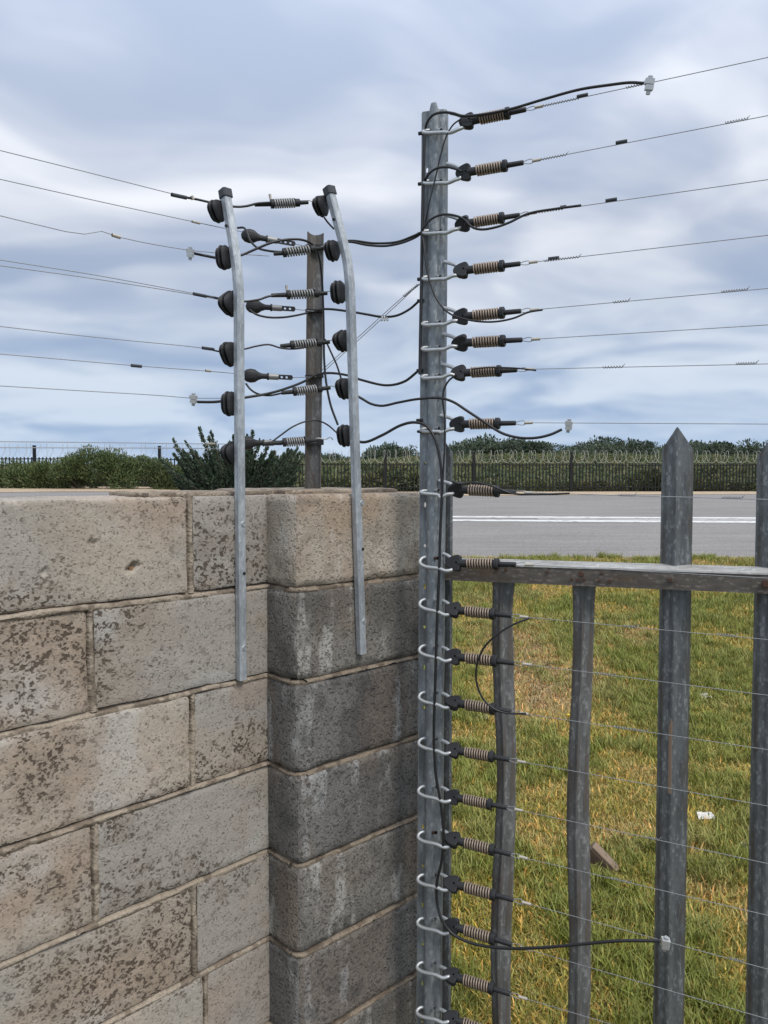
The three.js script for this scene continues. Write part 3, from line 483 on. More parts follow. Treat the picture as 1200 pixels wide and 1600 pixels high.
function bracket(label, P, pts, bob, screws, holes, u, out) {
  const W = 0.018, path = pts.map(([x, y, off]) => on(x, y, P, off)), base = path[0].clone(), t = thing('fence_bracket', label, 'bracket', base, 'bent fence brackets');
  const { g, P: line_ } = squareTube(path, u, W);
  part(t, 'tube', g, M.galvNew);
  const tip = line_[line_.length - 1], dir = tip.clone().sub(line_[line_.length - 4]).normalize();
  const cap = squareTube([tip.clone().addScaledVector(dir, -0.012), tip.clone().addScaledVector(dir, -0.004), tip.clone().addScaledVector(dir, 0.002), tip.clone().addScaledVector(dir, 0.005)], u, W + 0.0055); part(t, 'end_cap', cap.g, M.cap);
  for (const [px, py, off, s, turn] of bob) {
    const c = on(px, py, P, off), q = new THREE.Quaternion().setFromUnitVectors(V(0, 1, 0), out);
    const b = bobbinGeo.clone(); b.rotateY(turn); b.scale(s, s, s); b.applyQuaternion(q); b.translate(c.x, c.y, c.z); part(t, 'bobbin', b, M.black);
  }
  const yaw = Math.atan2(-u.z, u.x);
  for (const [px, py, off] of screws) { const c = on(px, py, P, off); const w = new THREE.TorusGeometry(0.0052, 0.0014, 6, 14); place(w, yaw, c); const h = new THREE.CylinderGeometry(0.004, 0.0044, 0.004, 6); h.rotateX(Math.PI / 2); place(h, yaw, c); part(t, 'screw', merge([w, h]), M.rod); }
  for (const [px, py, off] of holes) { const c = on(px, py, P, off), w = new THREE.CylinderGeometry(0.0036, 0.0036, 0.0022, 10); w.rotateX(Math.PI / 2); place(w, yaw, c); part(t, 'rubber_plug', w, M.darkSteel); }
  return t;
}
const uW = V(0.699, 0, -0.716), nW = V(0.716, 0, 0.699), uP = V(0.73, 0, -0.683), nP = V(0.683, 0, 0.73);
bracket('bent square tube bracket screwed to the long beige wall', WALL,
  [[377.5, 1062, 0.0102], [377, 1000, 0.0102], [375, 780, 0.0102], [373.5, 560, 0.0102], [373, 462, 0.0102], [371.5, 436, 0.0085], [368.5, 406, 0.002], [360.5, 354, -0.0135], [352, 301, -0.030]],
  [[339, 329, -0.045, 0.86, 0.4], [351, 403, -0.026, 0.9, 0.9], [358, 474, -0.014, 0.98, 0], [359, 552, -0.014, 0.96, 0.5], [360, 631, -0.014, 0.94, 1.0], [361, 708, -0.014, 0.96, 0.2]],
  [[380.5, 819, 0.0195], [382, 1013, 0.0195]], [[381.5, 896, 0.0192], [353.5, 353, -0.010]], uW, V(-0.88, 0, -0.47).normalize());
bracket('bent square tube bracket screwed to the corner pillar', PILL,
  [[565, 1021, 0.0102], [564, 990, 0.0102], [558.5, 820, 0.0102], [552, 610, 0.0102], [547.5, 468, 0.0102], [546, 438, 0.009], [541.5, 402, 0.001], [527.5, 346, -0.016], [514.5, 297, -0.034]],
  [[501, 321, -0.050, 0.84, 0.2], [519, 391, -0.030, 0.84, 0.5], [529, 457, -0.018, 0.91, 0.9], [533, 532, -0.018, 0.89, 0.1], [537, 606, -0.018, 0.89, 0.5], [539, 680, -0.018, 0.91, 0.8]],
  [[566, 786, 0.0195], [569.5, 971, 0.0195]], [[567, 858, 0.0192], [521.5, 343, -0.012]], uP, V(-0.88, 0, -0.47).normalize());

// ------------------------------------------------------------------ old post set into the pillar
const BP = 1.90;
{
  const a = at(488, 770, BP), b = at(492.5, 364, BP), ax = b.clone().sub(a).normalize(), L = b.clone().sub(a).length() + 0.12, base = a.clone().addScaledVector(ax, -0.12);
  const t = thing('old_channel_post', 'weathered grey channel post standing in the top of the corner pillar', 'post', base);
  const W = 0.0205, pr = arcProfile([[W, 0.006], [W * 0.8, 0.0005], [W * 0.35, -0.0055], [0, -0.0075], [-W * 0.35, -0.0055], [-W * 0.8, 0.0005], [-W, 0.006]]);
  const g = folded(pr, 0.003, 0, (x) => L - 0.004 * (1 - Math.pow(x / W, 2))); g.rotateY(0.25); g.applyQuaternion(new THREE.Quaternion().setFromUnitVectors(V(0, 1, 0), ax)); g.translate(base.x, base.y, base.z); part(t, 'channel', g, M.galvOld);
  for (const [y, n] of [[387, 1.3], [486, 0.8], [588, 0.7], [691, 1.7]]) { const w = new THREE.BoxGeometry(0.044, 0.0075 * n, 0.02); const p = at(491.5, y, BP - 0.004); w.translate(p.x, p.y, p.z); part(t, 'cable_tie', w, M.black); }
}

// ------------------------------------------------------------------ springs strung between the brackets, and the teardrop insulators behind
const midPlane = (x0, d0, x1, d1) => (px, py, off = 0) => at(px, py, mix(d0, d1, (px - x0) / (x1 - x0)) - off);
const MP = midPlane(370, 1.70, 510, 1.755);
const lathe = (pts, n = 14) => { const g = toCreasedNormals(new THREE.LatheGeometry(pts.map(([x, r]) => new THREE.Vector2(r, x)), n), 0.6); g.rotateZ(-Math.PI / 2); return g; };
const SPR = [ // rod start, spring start, spring end, hook end at the bobbin
  [398, 320, 428, 318.5, 461, 317, 493, 317], [428, 398, 447, 394.5, 485, 390, 512, 387], [424, 462, 453, 460.5, 491, 459, 520, 457], [438, 541, 459, 539, 495, 536, 523, 534], [440, 614, 463, 611.5, 496, 608, 527, 606], [412, 694, 447, 691, 476, 689, 512, 688]];
const SPRLAB = ['topmost', 'second', 'third', 'fourth', 'fifth', 'lowest'];
SPR.forEach(([ax, ay, sx, sy, tx, ty, hx, hy], i) => {
  const a = MP(ax, ay), s = MP(sx, sy), e = MP(tx, ty), h = MP(hx, hy), d = e.clone().sub(s).normalize(), Ls = s.distanceTo(e), La = a.distanceTo(s);
  const t = thing('tension_spring', SPRLAB[i] + ' black rod with grey coil spring strung between the two bent brackets', 'spring', s, 'springs between the brackets');
  t.quaternion.setFromUnitVectors(V(1, 0, 0), d);
  mesh('stem', lathe([[-La, 0.0001], [-La, 0.0042], [-0.008, 0.0052], [-0.007, 0.010], [0, 0.010], [0, 0.0055], [Ls + 0.001, 0.0055], [Ls + 0.001, 0.0085], [Ls + 0.010, 0.0085], [Ls + 0.012, 0.0048], [Ls + 0.030, 0.0042], [Ls + 0.030, 0.0001]]), M.black, t);
  mesh('spring', helix(V(0.001, 0, 0), V(Ls, 0, 0), 0.0092, i === 5 ? 8 : 9, 0.0019, 6), M.springGrey, t);
  const loc = (p) => p.clone().sub(s).applyQuaternion(t.quaternion.clone().invert());
  const hl = loc(h); mesh('wire_hook', tube([V(Ls + 0.022, 0.003, 0), V(Ls + 0.032, 0.004, 0), hl.clone().add(V(-0.004, 0.003, 0)), hl.clone().add(V(0.006, 0.006, 0.004)), hl.clone().add(V(0.012, 0.0, 0.002))], 0.0013, 24, 5), M.rod, t);
  if (i < 4) { const f = new THREE.CylinderGeometry(0.0034, 0.0022, 0.016, 6); f.translate(-0.006, 0.013, 0); mesh('tag', f, M.ferrule, t).visible = i === 0 || i === 2; if (!(i === 0 || i === 2)) t.remove(t.children[t.children.length - 1]); }
});
const TEAR = [[391, 369, 460, 381], [398, 479, 460, 483], [393, 587, 456, 590], [386, 692, 440, 692]];
const TEARLAB = ['topmost', 'second', 'third', 'lowest'];
TEAR.forEach(([ax, ay, bx, by], i) => {
  const D = 1.80, a = at(ax, ay, D), b = at(bx, by, D + 0.02), d = b.clone().sub(a), L = d.length(); d.normalize();
  const t = thing('teardrop_insulator', TEARLAB[i] + ' black teardrop insulator with perforated strap behind the bracket on the long wall', 'insulator', a, 'teardrop insulators'); t.quaternion.setFromUnitVectors(V(1, 0, 0), d);
  const body = lathe([[-0.0215, 0.0001], [-0.019, 0.008], [-0.012, 0.0142], [-0.002, 0.0165], [0.008, 0.015], [0.016, 0.0095], [0.024, 0.0065], [0.036, 0.0062], [0.036, 0.0085], [0.040, 0.0085], [0.040, 0.0001]], 16); body.scale(1, 1, 0.8); mesh('body', body, M.black, t);
  const band = new THREE.CylinderGeometry(0.0072, 0.0072, 0.022, 12); band.rotateZ(Math.PI / 2); band.translate(0.051, 0, 0); mesh('band', band, M.springGrey, t);
  const sh = new THREE.Shape([[0.062, -0.0055], [L, -0.0055], [L + 0.003, 0], [L, 0.0055], [0.062, 0.0055]].map((p) => new THREE.Vector2(...p))); for (let x = 0.070; x < L - 0.003; x += 0.0115) { const h = new THREE.Path(); h.absellipse(x, 0, 0.0028, 0.0028, 0, 2 * Math.PI, true); sh.holes.push(h); }
  const st = new THREE.ExtrudeGeometry(sh, { depth: 0.004, bevelEnabled: false, curveSegments: 8 }); st.translate(0, 0, -0.002); mesh('strap', st, M.black, t);
  const far = at(494, [388, 487, 589, 691][i], BP - 0.02).sub(a).applyQuaternion(t.quaternion.clone().invert()); mesh('tail_wire', line(V(L, 0, 0), far, 0.0009, 5), M.wire, t);
});

// ------------------------------------------------------------------ wires above the long wall
const LWP = (px, py) => on(px, py, LW);
const LEFT = [
  ['topmost', [[0, 235], [140, 270], [270, 303], [332, 318]], [[268, 304, 291, 309, 0.0042, 'b'], [299, 306, 302, 312, 0.004, 'f']]],
  ['second', [[0, 280], [170, 318], [305, 347], [352, 357], [378, 362]], [[300, 346, 312, 349, 0.0026, 'f']]],
  ['third', [[0, 337], [70, 354], [127, 366], [141, 364], [154, 361], [166, 363], [181, 369], [297, 391], [420, 400]], [[175, 367, 188, 371, 0.0036, 'f']]],
  ['fourth', [[0, 406], [150, 430], [300, 458], [350, 468]], [[302, 459, 322, 463, 0.0036, 'b']]],
  ['fifth', [[0, 415], [150, 436], [305, 461], [352, 470]], []],
  ['sixth', [[0, 510], [150, 527], [318, 544], [352, 550]], [[316, 543.5, 334, 546, 0.0034, 'b']]],
  ['seventh', [[0, 553], [207, 571], [325, 580], [372, 584]], [[205, 571, 221, 572.5, 0.0032, 'b'], [321, 579, 329, 580, 0.0026, 'f']]],
  ['eighth', [[0, 603], [150, 612], [250, 618], [300, 622], [355, 622]], []],
  ['ninth', [[0, 690], [200, 692], [300, 693.5], [372, 694]], [[322, 693, 336, 693.5, 0.0022, 'f']]],
  ['tenth', [[0, 699.5], [200, 700], [300, 700.5], [352, 702]], []]];
for (const [ord, pts, bits] of LEFT) {
  const p = pts.map(([x, y]) => LWP(x, y)), d = p[0].clone().sub(p[1]).normalize(), first = p[0].clone().addScaledVector(d, 1.6), end = p[p.length - 1].clone();
  const t = thing('wall_wire', 'thin steel wire above the long beige wall, ' + ord + (ord === 'topmost' ? '' : ' from the top'), 'wire', end, 'wires above the long wall');
  part(t, 'strand', tube([first, first.clone().lerp(p[0], 0.5), ...p], WR, 60, 5), M.wire);
  for (const [x0, y0, x1, y1, r, k] of bits) part(t, k === 'b' ? 'crimp_sleeve' : 'ferrule', line(LWP(x0, y0), LWP(x1, y1), r, 8), k === 'b' ? M.cap : M.ferrule);
}
clampThing(297, 396, LW, 0, 'grey line clamp on the third wire from the top above the long wall', 0.8);
clampThing(302, 624, LW, 0, 'shiny line clamp on the eighth wire from the top above the long wall', 0.8);
{ // bare stay wires from the tall post down behind the bracket on the pillar
  const a = at(654, 444, 1.735), b = at(634, 460, 1.76), c = at(498, 583, 1.93);
  const t = thing('stay_wire', 'pair of bare wires slanting from the tall post, twisted at the upper end', 'wire', a.clone());
  part(t, 'strand', tube([a.clone(), b.clone(), c.clone()], WR, 20, 5), M.wire);
  part(t, 'strand', tube([a.clone(), at(636, 461.5, 1.76), at(500, 586, 1.93)], WR, 20, 5), M.wire);
  part(t, 'twisted_end', helix(a, at(630, 463, 1.765), 0.0026, 9, 0.001), M.wire);
}

// ------------------------------------------------------------------ black cables
const FO = (o) => (px, py) => on(px, py, FEN, o);
function cable(label, pts, r = 0.0034) { const g = tube(pts, r, pts.length * 10, 8); const p = pts[0].clone(); const t = thing('cable', label, 'cable', p, 'black insulated cables'); part(t, 'sheath', g, M.cable); return t; }
const F = FO(0.026), FB = FO(0.032), PF = (px, py, d) => at(px, py, d);
cable('black cable arching over the topmost hook and out to a grey clamp', [FO(0.008)(664, 206), FO(0.02)(667, 192), F(676, 180), F(692, 175.5), F(708, 177), F(722, 181), F(745, 180), F(795, 171), F(850, 155), F(905, 140), F(950, 133), F(985, 129), F(1006, 130)], 0.0029);
cable('thin black cable slanting down the face of the tall post from the topmost insulator', [F(720, 186), F(708, 195), F(697, 214), F(688, 245), F(678, 288), F(670, 320), FO(0.016)(664, 352)], 0.0018);
cable('short black cable arching from the second hook from the top into its insulator', [FO(0.012)(664, 284), F(669, 273), F(680, 264), F(697, 261), F(712, 264), F(722, 268)], 0.0027);
cable('thick black cable from the pillar bracket, arching over the third hook and along its spring', [PF(499, 391, 1.83), PF(516, 384, 1.815), PF(535, 379, 1.79), PF(549, 378, 1.765), PF(575, 383, 1.755), PF(605, 384, 1.75), PF(635, 377, 1.735), FO(0.018)(656, 366), F(663, 354), F(673, 343), F(690, 335.5), F(707, 336), F(724, 342), FB(738, 355), FB(752, 358.5), FB(775, 355), FB(795, 348), FO(0.02)(825, 334), FO(0.016)(870, 326), FO(0.014)(908, 321)], 0.0026);
cable('second black cable doubling the thick one between the pillar bracket and the tall post', [PF(520, 381, 1.81), PF(549, 376, 1.767), PF(585, 380, 1.757), PF(620, 378, 1.747), PF(645, 369, 1.73), FO(0.02)(658, 363)], 0.0026);
cable('black cable running down the left edge of the tall post', [FO(0.024)(663, 212), FO(0.02)(661, 290), FO(0.02)(659.5, 366), FO(0.02)(658.5, 440), FO(0.02)(657, 520), FO(0.02)(656, 585)], 0.0036);
cable('thin black cable crossing the tall post to the underside of the fifth spring', [FO(0.02)(661, 368), F(664, 400), F(671, 438), F(684, 470), F(700, 488), FB(717, 496), FB(745, 502), FB(775, 502.5), FB(803, 497), FO(0.022)(825, 488), FO(0.014)(848, 484)], 0.0021);
cable('black cable sagging behind the pillar bracket to a tie halfway up the tall post', [PF(478, 489, 1.88), PF(506, 483, 1.87), PF(545, 486.5, 1.84), PF(572, 491, 1.81), PF(597, 495, 1.79), PF(620, 493, 1.77), PF(640, 483, 1.75), FO(0.012)(655, 470)], 0.0028);
{ const t = thing('wire_connector', 'row of three small white connectors on the sagging cable beside the tall post', 'connector', PF(601, 498, 1.785)); for (const [k, dx] of [[0, -0.006], [1, 0], [2, 0.006]]) { const g = new THREE.CapsuleGeometry(0.0025, 0.007, 3, 8); g.rotateZ(0.15 * (k - 1)); g.translate(dx, 0, 0.001 * k); mesh('barrel', g, M.clamp, t); } }
cable('long black cable from the shiny wall-wire clamp across to the tall post', [LWP(309, 628), LWP(335, 628), PF(360, 625, 1.70), PF(384, 621, 1.72), PF(419, 615, 1.75), PF(450, 606, 1.80), PF(475, 596, 1.85), PF(492, 587, 1.865), PF(510, 583, 1.86), PF(541, 586, 1.83), PF(566, 594, 1.80), PF(604, 602, 1.78), PF(632, 596, 1.755), FO(0.012)(653, 580)], 0.0030);
cable('black cable waving across the tall post and looping to the clamp on the eighth wire', [PF(539, 609, 1.78), PF(564, 622, 1.775), PF(580, 631, 1.77), PF(597, 634, 1.765), PF(622, 629, 1.75), FO(0.03)(653, 623.5), FO(0.034)(688, 622), FB(708, 628), FB(730, 642), FB(756, 659), FB(785, 677), FB(812, 684), FB(838, 684), FB(860, 679), FO(0.026)(878, 671)], 0.0029);
cable('longest black cable, running down the tall post from bracket to low clamp', [PF(545, 684, 1.78), PF(568, 691, 1.775), PF(597, 680, 1.765), PF(625, 665, 1.75), FO(0.03)(648, 660), F(664, 664), F(678, 682), F(687, 715), F(690.5, 760), F(688, 830), F(686, 900), F(683, 968), F(680, 1070), F(678, 1150), F(681, 1210), F(689, 1258), F(693, 1300), F(690, 1345), F(683, 1378), F(683, 1410), FB(690, 1436), FB(706, 1458), FB(735, 1473), FB(780, 1481), FB(840, 1481), FB(910, 1475), FB(970, 1470), FO(0.026)(1030, 1470)], 0.0033);
cable('thin black cable dropping from the seventh insulator down the tall post', [F(713, 586), F(702, 594), F(694, 608), F(692, 625), F(694.5, 650), F(695, 690), F(692.5, 740), F(690, 800)], 0.0021);
cable('black cable looping over the second coil spring and down behind the pillar bracket', [PF(352, 406, 1.66), PF(379, 398, 1.69), PF(400, 389, 1.70), PF(425, 379, 1.71), PF(452, 374, 1.725), PF(473, 375, 1.74), PF(488, 382, 1.76), PF(497, 396, 1.78), PF(502, 425, 1.80), PF(505, 480, 1.82), PF(506, 530, 1.82), PF(506.5, 563, 1.82), PF(510, 600, 1.815), PF(517, 634, 1.81), PF(528, 664, 1.805)], 0.0027);
cable('short black cable from the fourth bobbin down to the fifth on the pillar bracket', [PF(508, 530, 1.80), PF(517, 550, 1.80), PF(526, 570, 1.80), PF(535, 598, 1.80)], 0.0021);
cable('short black cable swinging under the topmost teardrop insulator to the second spring', [PF(371, 356, 1.78), PF(381, 356, 1.775), PF(386, 363, 1.77), PF(391, 376, 1.765), PF(402, 387, 1.76), PF(420, 392, 1.75), PF(445, 394, 1.745)], 0.0025);
cable('thin black cable joining the first and second bobbins of the pillar bracket', [PF(503, 334, 1.79), PF(511, 346, 1.80), PF(522, 358, 1.81)], 0.0021);
cable('black cable sagging under the second teardrop insulator to the old post', [PF(390, 484, 1.78), PF(400, 491, 1.78), PF(417, 495.5, 1.79), PF(440, 496, 1.81), PF(462, 493, 1.84), PF(480, 489, 1.87)], 0.0024);
cable('black cable dipping from the third teardrop insulator to the fifth spring', [PF(384, 599, 1.76), PF(391, 608, 1.76), PF(402, 615, 1.755), PF(420, 618, 1.75), PF(442, 614, 1.745)], 0.0022);
cable('thin black cable arching from the lowest spring to the lowest bobbin of the pillar bracket', [PF(424, 691, 1.735), PF(440, 679, 1.745), PF(458, 666.5, 1.755), PF(480, 658, 1.77), PF(497, 657.5, 1.78), PF(512, 664, 1.79), PF(527, 677, 1.79)], 0.0019);
cable('black cable entering the topmost bobbin of the long wall bracket and its spring', [LWP(288, 308), LWP(310, 312), PF(332, 317, 1.665), PF(368, 323, 1.69), PF(385, 322, 1.70), PF(402, 318, 1.708), PF(422, 316.5, 1.715)], 0.0026);
cable('black cable from the grey clamp on the third wall wire to its bobbin', [LWP(304, 396), LWP(318, 399), PF(338, 403, 1.66)], 0.0030);
cable('black cable from the fourth wall wire past its bobbin to the third spring', [LWP(318, 462), LWP(336, 465), PF(356, 469, 1.66), PF(383, 471, 1.69), PF(405, 468, 1.70), PF(418, 463.5, 1.71), PF(432, 461, 1.72)], 0.0024);
cable('black cable from the sixth wall wire past its bobbin to the fourth spring', [LWP(326, 545), LWP(342, 549), PF(362, 549, 1.665), PF(384, 545, 1.69), PF(400, 541, 1.70), PF(420, 538.5, 1.71), PF(440, 544, 1.72), PF(462, 545, 1.735), PF(488, 540, 1.745)], 0.0020);
cable('black cable curling between the first three wires below the rail', [FO(0.018)(828, 966), FO(0.028)(806, 974), FO(0.036)(780, 989), FO(0.04)(757, 1011), FO(0.04)(745, 1040), FO(0.04)(745, 1068), FO(0.038)(755, 1092), FO(0.034)(771, 1107), FO(0.028)(790, 1114), FO(0.018)(822, 1115)], 0.0022);
cable('thin black cable lying over the ninth spring from the top', [F(706, 752), F(718, 756), F(740, 754), F(760, 757), FO(0.028)(780, 764), FO(0.022)(800, 771), FO(0.018)(840, 772.5), FO(0.016)(890, 771)], 0.0021);
cable('thin black cable lying over the seventh spring from the top', [F(736, 577), F(760, 574.5), F(790, 574.5), FO(0.022)(815, 576), FO(0.014)(838, 579)], 0.0017);

// ------------------------------------------------------------------ far fence of dark bars with razor coil
const FF = vplane(-12.6, 27.4, 24.4, 1.9);
{
  const pt = (s) => { const x = FF.x + FF.dx * s, d = FF.d + FF.dd * s; return V(x, groundY(x, d), -d); };
  const sOf = (px) => { const r = (px - 600) / 1200; return (r * FF.d - FF.x) / (FF.dx - r * FF.dd); };
  const t = thing('bar_fence', 'distant dark steel bar fence with razor coil on top across the road', 'fence', pt(0));
  const s0 = sOf(-250), s1 = sOf(1500), H = 1.12, HP = 1.52, bars = [], rails = [];
  const yaw = Math.atan2(FF.dd, FF.dx);
  const bar = new THREE.BoxGeometry(0.042, H, 0.026);
  for (let s = s0; s < s1; s += 0.128) { const p = pt(s), b = bar.clone(); b.rotateY(yaw); b.translate(p.x, p.y + H / 2 - 0.02, p.z); bars.push(b); }
  const bm = part(t, 'bars', merge(bars), M.darkSteel); bm.userData.kind = 'stuff';
  for (const h of [0.2, H - 0.08]) { const pts = []; for (let s = s0; s <= s1; s += 2) pts.push(pt(s).add(V(0, h, 0))); part(t, 'rail', tube(pts, 0.018, 60, 6), M.darkSteel); }
  const posts = [-270, -140, 55, 250, 430, 602, 740, 892, 1045, 1203, 1365];
  for (const px of posts) { const p = pt(sOf(px)), b = new THREE.BoxGeometry(0.10, HP + 0.1, 0.08); b.rotateY(yaw); b.translate(p.x, p.y + HP / 2 - 0.05, p.z); part(t, 'post', b, M.darkSteel); }
  const hel = []; const R = 0.235, turns = (s1 - s0) / 0.25, n = Math.round(turns * 16);
  for (let i = 0; i <= n; i++) { const k = i / n, a = k * turns * 2 * Math.PI, p = pt(mix(s0, s1, k) + 0.06 * Math.sin(a * 0.37)); hel.push(p.add(V(0.09 * Math.cos(a), H + R + 0.0 + R * Math.sin(a), 0.07 * Math.cos(a)))); }
  const coil = part(t, 'razor_coil', new THREE.TubeGeometry(new THREE.CatmullRomCurve3(hel), n, 0.0055, 4, false), M.razor); coil.userData.kind = 'stuff';
}

// ------------------------------------------------------------------ leaves
function leafCloud(n, seed, place_, size, aspect, cols) {              // n leaf-sized faces; place_(r) gives a point and a way it leans
  const r = rng(seed), pos = new Float32Array(n * 12), nor = new Float32Array(n * 12), col = new Float32Array(n * 12), idx = new Uint32Array(n * 6);
  for (let i = 0; i < n; i++) {
    const { p, d } = place_(r), L = size * (0.6 + 0.8 * r()), a = V(r() - 0.5, r() - 0.5, r() - 0.5).multiplyScalar(1.1).add(d).normalize(), b = a.clone().cross(V(r() - 0.5, r() - 0.5, r() - 0.5)).normalize(), w = L * aspect, nn = b.clone().cross(a);
    const c = cols[(r() * cols.length) | 0], k = 0.75 + 0.5 * r();
    const q = [p, p.clone().addScaledVector(a, L * 0.5).addScaledVector(b, w), p.clone().addScaledVector(a, L), p.clone().addScaledVector(a, L * 0.5).addScaledVector(b, -w)];
    for (let j = 0; j < 4; j++) { const o = i * 12 + j * 3; pos[o] = q[j].x; pos[o + 1] = q[j].y; pos[o + 2] = q[j].z; nor[o] = nn.x; nor[o + 1] = nn.y; nor[o + 2] = nn.z; for (let m = 0; m < 3; m++) col[o + m] = c[m] * k; }
    idx.set([i * 4, i * 4 + 1, i * 4 + 2, i * 4, i * 4 + 2, i * 4 + 3], i * 6);
  }
  const g = new THREE.BufferGeometry(); g.setAttribute('position', new THREE.BufferAttribute(pos, 3)); g.setAttribute('normal', new THREE.BufferAttribute(nor, 3)); g.setAttribute('color', new THREE.BufferAttribute(col, 3)); g.setIndex(new THREE.BufferAttribute(idx, 1)); return g;
}
const leafMat = std({ vertexColors: true, roughness: 0.65, side: THREE.DoubleSide });
const GREENS = [[0.082, 0.118, 0.040], [0.105, 0.145, 0.046], [0.058, 0.090, 0.034], [0.13, 0.16, 0.06]];
function bush(label, px, py, depth, wPx, hPx, seed, lobes, cols = GREENS) {
  const R = rng(seed), b = at(px, py, depth); b.y = groundY(b.x, depth); const w = wPx * depth / 1200, h = at(px, hPx, depth).y - b.y, t = thing('bush', label, 'bush', b, 'bushes beside the far fence'), L = [];
  const K = lobes * 5;                                                 // many small rounded tufts over a dome, so that they shade one another
  for (let i = 0; i < K; i++) { const a = (i + 0.5) / K - 0.5 + (R() - 0.5) * 0.1, dome = (1 - 1.3 * a * a) * (0.82 + 0.26 * n3(a * 9 + seed, seed * 1.3, 2)), rad = 0.20 + 0.2 * R(), hh = i === (K >> 1) ? h * 0.92 : h * dome * (0.4 + 0.6 * Math.sqrt(R())); L.push([a * w, Math.max(rad * 0.6, hh - rad), (R() - 0.35) * 1.1 * (1 - hh / h * 0.6), rad * 1.2, rad * (0.9 + 0.5 * R()), rad]); }
  const g = leafCloud(lobes * 2600, seed + 1, (r) => {
    const l = L[(r() * K) | 0], th = r() * 6.283, cz = r() * 2 - 1, rr = Math.pow(r(), 0.25), sx = Math.sqrt(1 - cz * cz), d = V(sx * Math.cos(th), cz, sx * Math.sin(th)), k = 0.75 + 0.5 * n3(d.x * 3 + seed, d.y * 3 + l[0], d.z * 3);
    return { p: V(l[0] + d.x * l[3] * rr * k, Math.max(0.02, l[1] + d.y * l[4] * rr * k), l[2] + d.z * l[5] * rr * k), d: d.clone().add(V(0, 0.9, 0)) };
  }, 0.085, 0.17, cols);
  mesh('crown', g, leafMat, t);
  const st = []; for (let i = 0; i < lobes; i++) { const l = L[i]; st.push(tube([V(l[0] * 0.4, -0.05, l[2] * 0.4), V(l[0] * 0.8, l[1] * 0.5, l[2] * 0.8), V(l[0], l[1], l[2])], 0.015, 6, 5)); } mesh('stem', merge(st), M.bark, t);
}
bush('low rounded green bush under the coil at the open end of the hedge', 10, 764, 26.1, 150, 718, 301, 5);
bush('green bush with broad flat crown beside the tallest hump of the hedge', 85, 764, 25.9, 130, 718, 302, 5);
bush('tallest humped bush of the hedge, its feathery top rising over the razor coil', 150, 764, 25.5, 120, 694, 303, 5);
bush('feathery light green bush sloping down towards the dark branching shrub', 225, 764, 25.7, 110, 708, 304, 5, [[0.10, 0.135, 0.05], [0.075, 0.11, 0.04], [0.125, 0.15, 0.065]]);
bush('small olive bush hidden at the foot of the dark branching shrub', 285, 764, 25.9, 70, 728, 305, 3);
bush('dull green bush running off beyond the left end of the hedge', -90, 764, 26.1, 170, 712, 306, 6);
{ // dark shrub with upright sprays of stiff leaves
  const depth = 21.5, b = at(372, 766, depth); b.y = groundY(b.x, depth); const t = thing('branching_shrub', 'dark green shrub with stiff upright sprays behind the wall bracket', 'shrub', b), R = rng(411), sprays = [], stems = [];
  const s = depth / 1200;
  const tips = [[276, 688], [285, 702], [300, 692], [318, 672], [328, 684], [340, 679], [352, 690], [366, 682], [384, 680], [398, 676], [412, 690], [428, 692], [446, 702], [462, 700], [470, 716], [262, 720], [310, 706], [345, 706], [395, 704], [420, 712]];
  for (let i = 0; i < 170; i++) tips.push([268 + 200 * R(), 706 + 50 * R()]);
  for (const [px, py] of tips) { const tip = V((px - 372) * s, at(px, py, depth).y - b.y, (R() - 0.5) * 1.5), root = V(tip.x * 0.35 + (R() - 0.5) * 0.2, tip.y * 0.12 + 0.02, tip.z * 0.4), m = root.clone().lerp(tip, 0.55).add(V((R() - 0.5) * 0.1, -0.12 * Math.abs(tip.x), 0)); const c = new THREE.QuadraticBezierCurve3(root, m, tip); sprays.push(c); stems.push(new THREE.TubeGeometry(c, 6, 0.011, 4, false)); }
  const g = leafCloud(40000, 412, (r) => { const c = sprays[(r() * sprays.length) | 0], u = 0.25 + 0.75 * Math.sqrt(r()), p = c.getPoint(u), d = c.getTangent(u); const side = V(r() - 0.5, r() - 0.5, r() - 0.5).multiplyScalar(0.34 * (1.1 - u)); p.add(side); return { p, d: d.multiplyScalar(1.1).add(side.multiplyScalar(3)) }; }, 0.085, 0.2, [[0.040, 0.066, 0.034], [0.056, 0.086, 0.043], [0.032, 0.052, 0.029]]);
  mesh('crown', g, leafMat, t); mesh('stem', merge(stems), M.bark, t);
}

// scrub and dune wood behind the far fence: clumps nobody could count
function scrub(name, label, category, n, seed, spot, cols, unit) {
  const proto_ = leafCloud(150, seed, (r) => { const d = V(r() - 0.5, (r() - 0.35), r() - 0.5).normalize(), k = 0.5 + 0.5 * r(); return { p: d.clone().multiplyScalar(0.5 * k), d: d.add(V(0, 0.4, 0)) }; }, 0.2 * unit, 0.28, [[1, 1, 1]]);
  const im = new THREE.InstancedMesh(proto_, leafMat, n), r = rng(seed + 1), m = new THREE.Matrix4(), q = new THREE.Quaternion(), c = new THREE.Color();
  for (let i = 0; i < n; i++) { const { p, s } = spot(r); q.setFromAxisAngle(V(0, 1, 0), r() * 6.28); m.compose(p, q, V(s * (0.8 + 0.5 * r()), s * (0.7 + 0.4 * r()), s)); im.setMatrixAt(i, m); const k = cols[(r() * cols.length) | 0], e = 0.8 + 0.4 * r(); im.setColorAt(i, c.setRGB(k[0] * e, k[1] * e, k[2] * e)); }
  im.name = name; im.userData = { label, category, kind: 'stuff' }; im.castShadow = im.receiveShadow = true; scene.add(im);
}
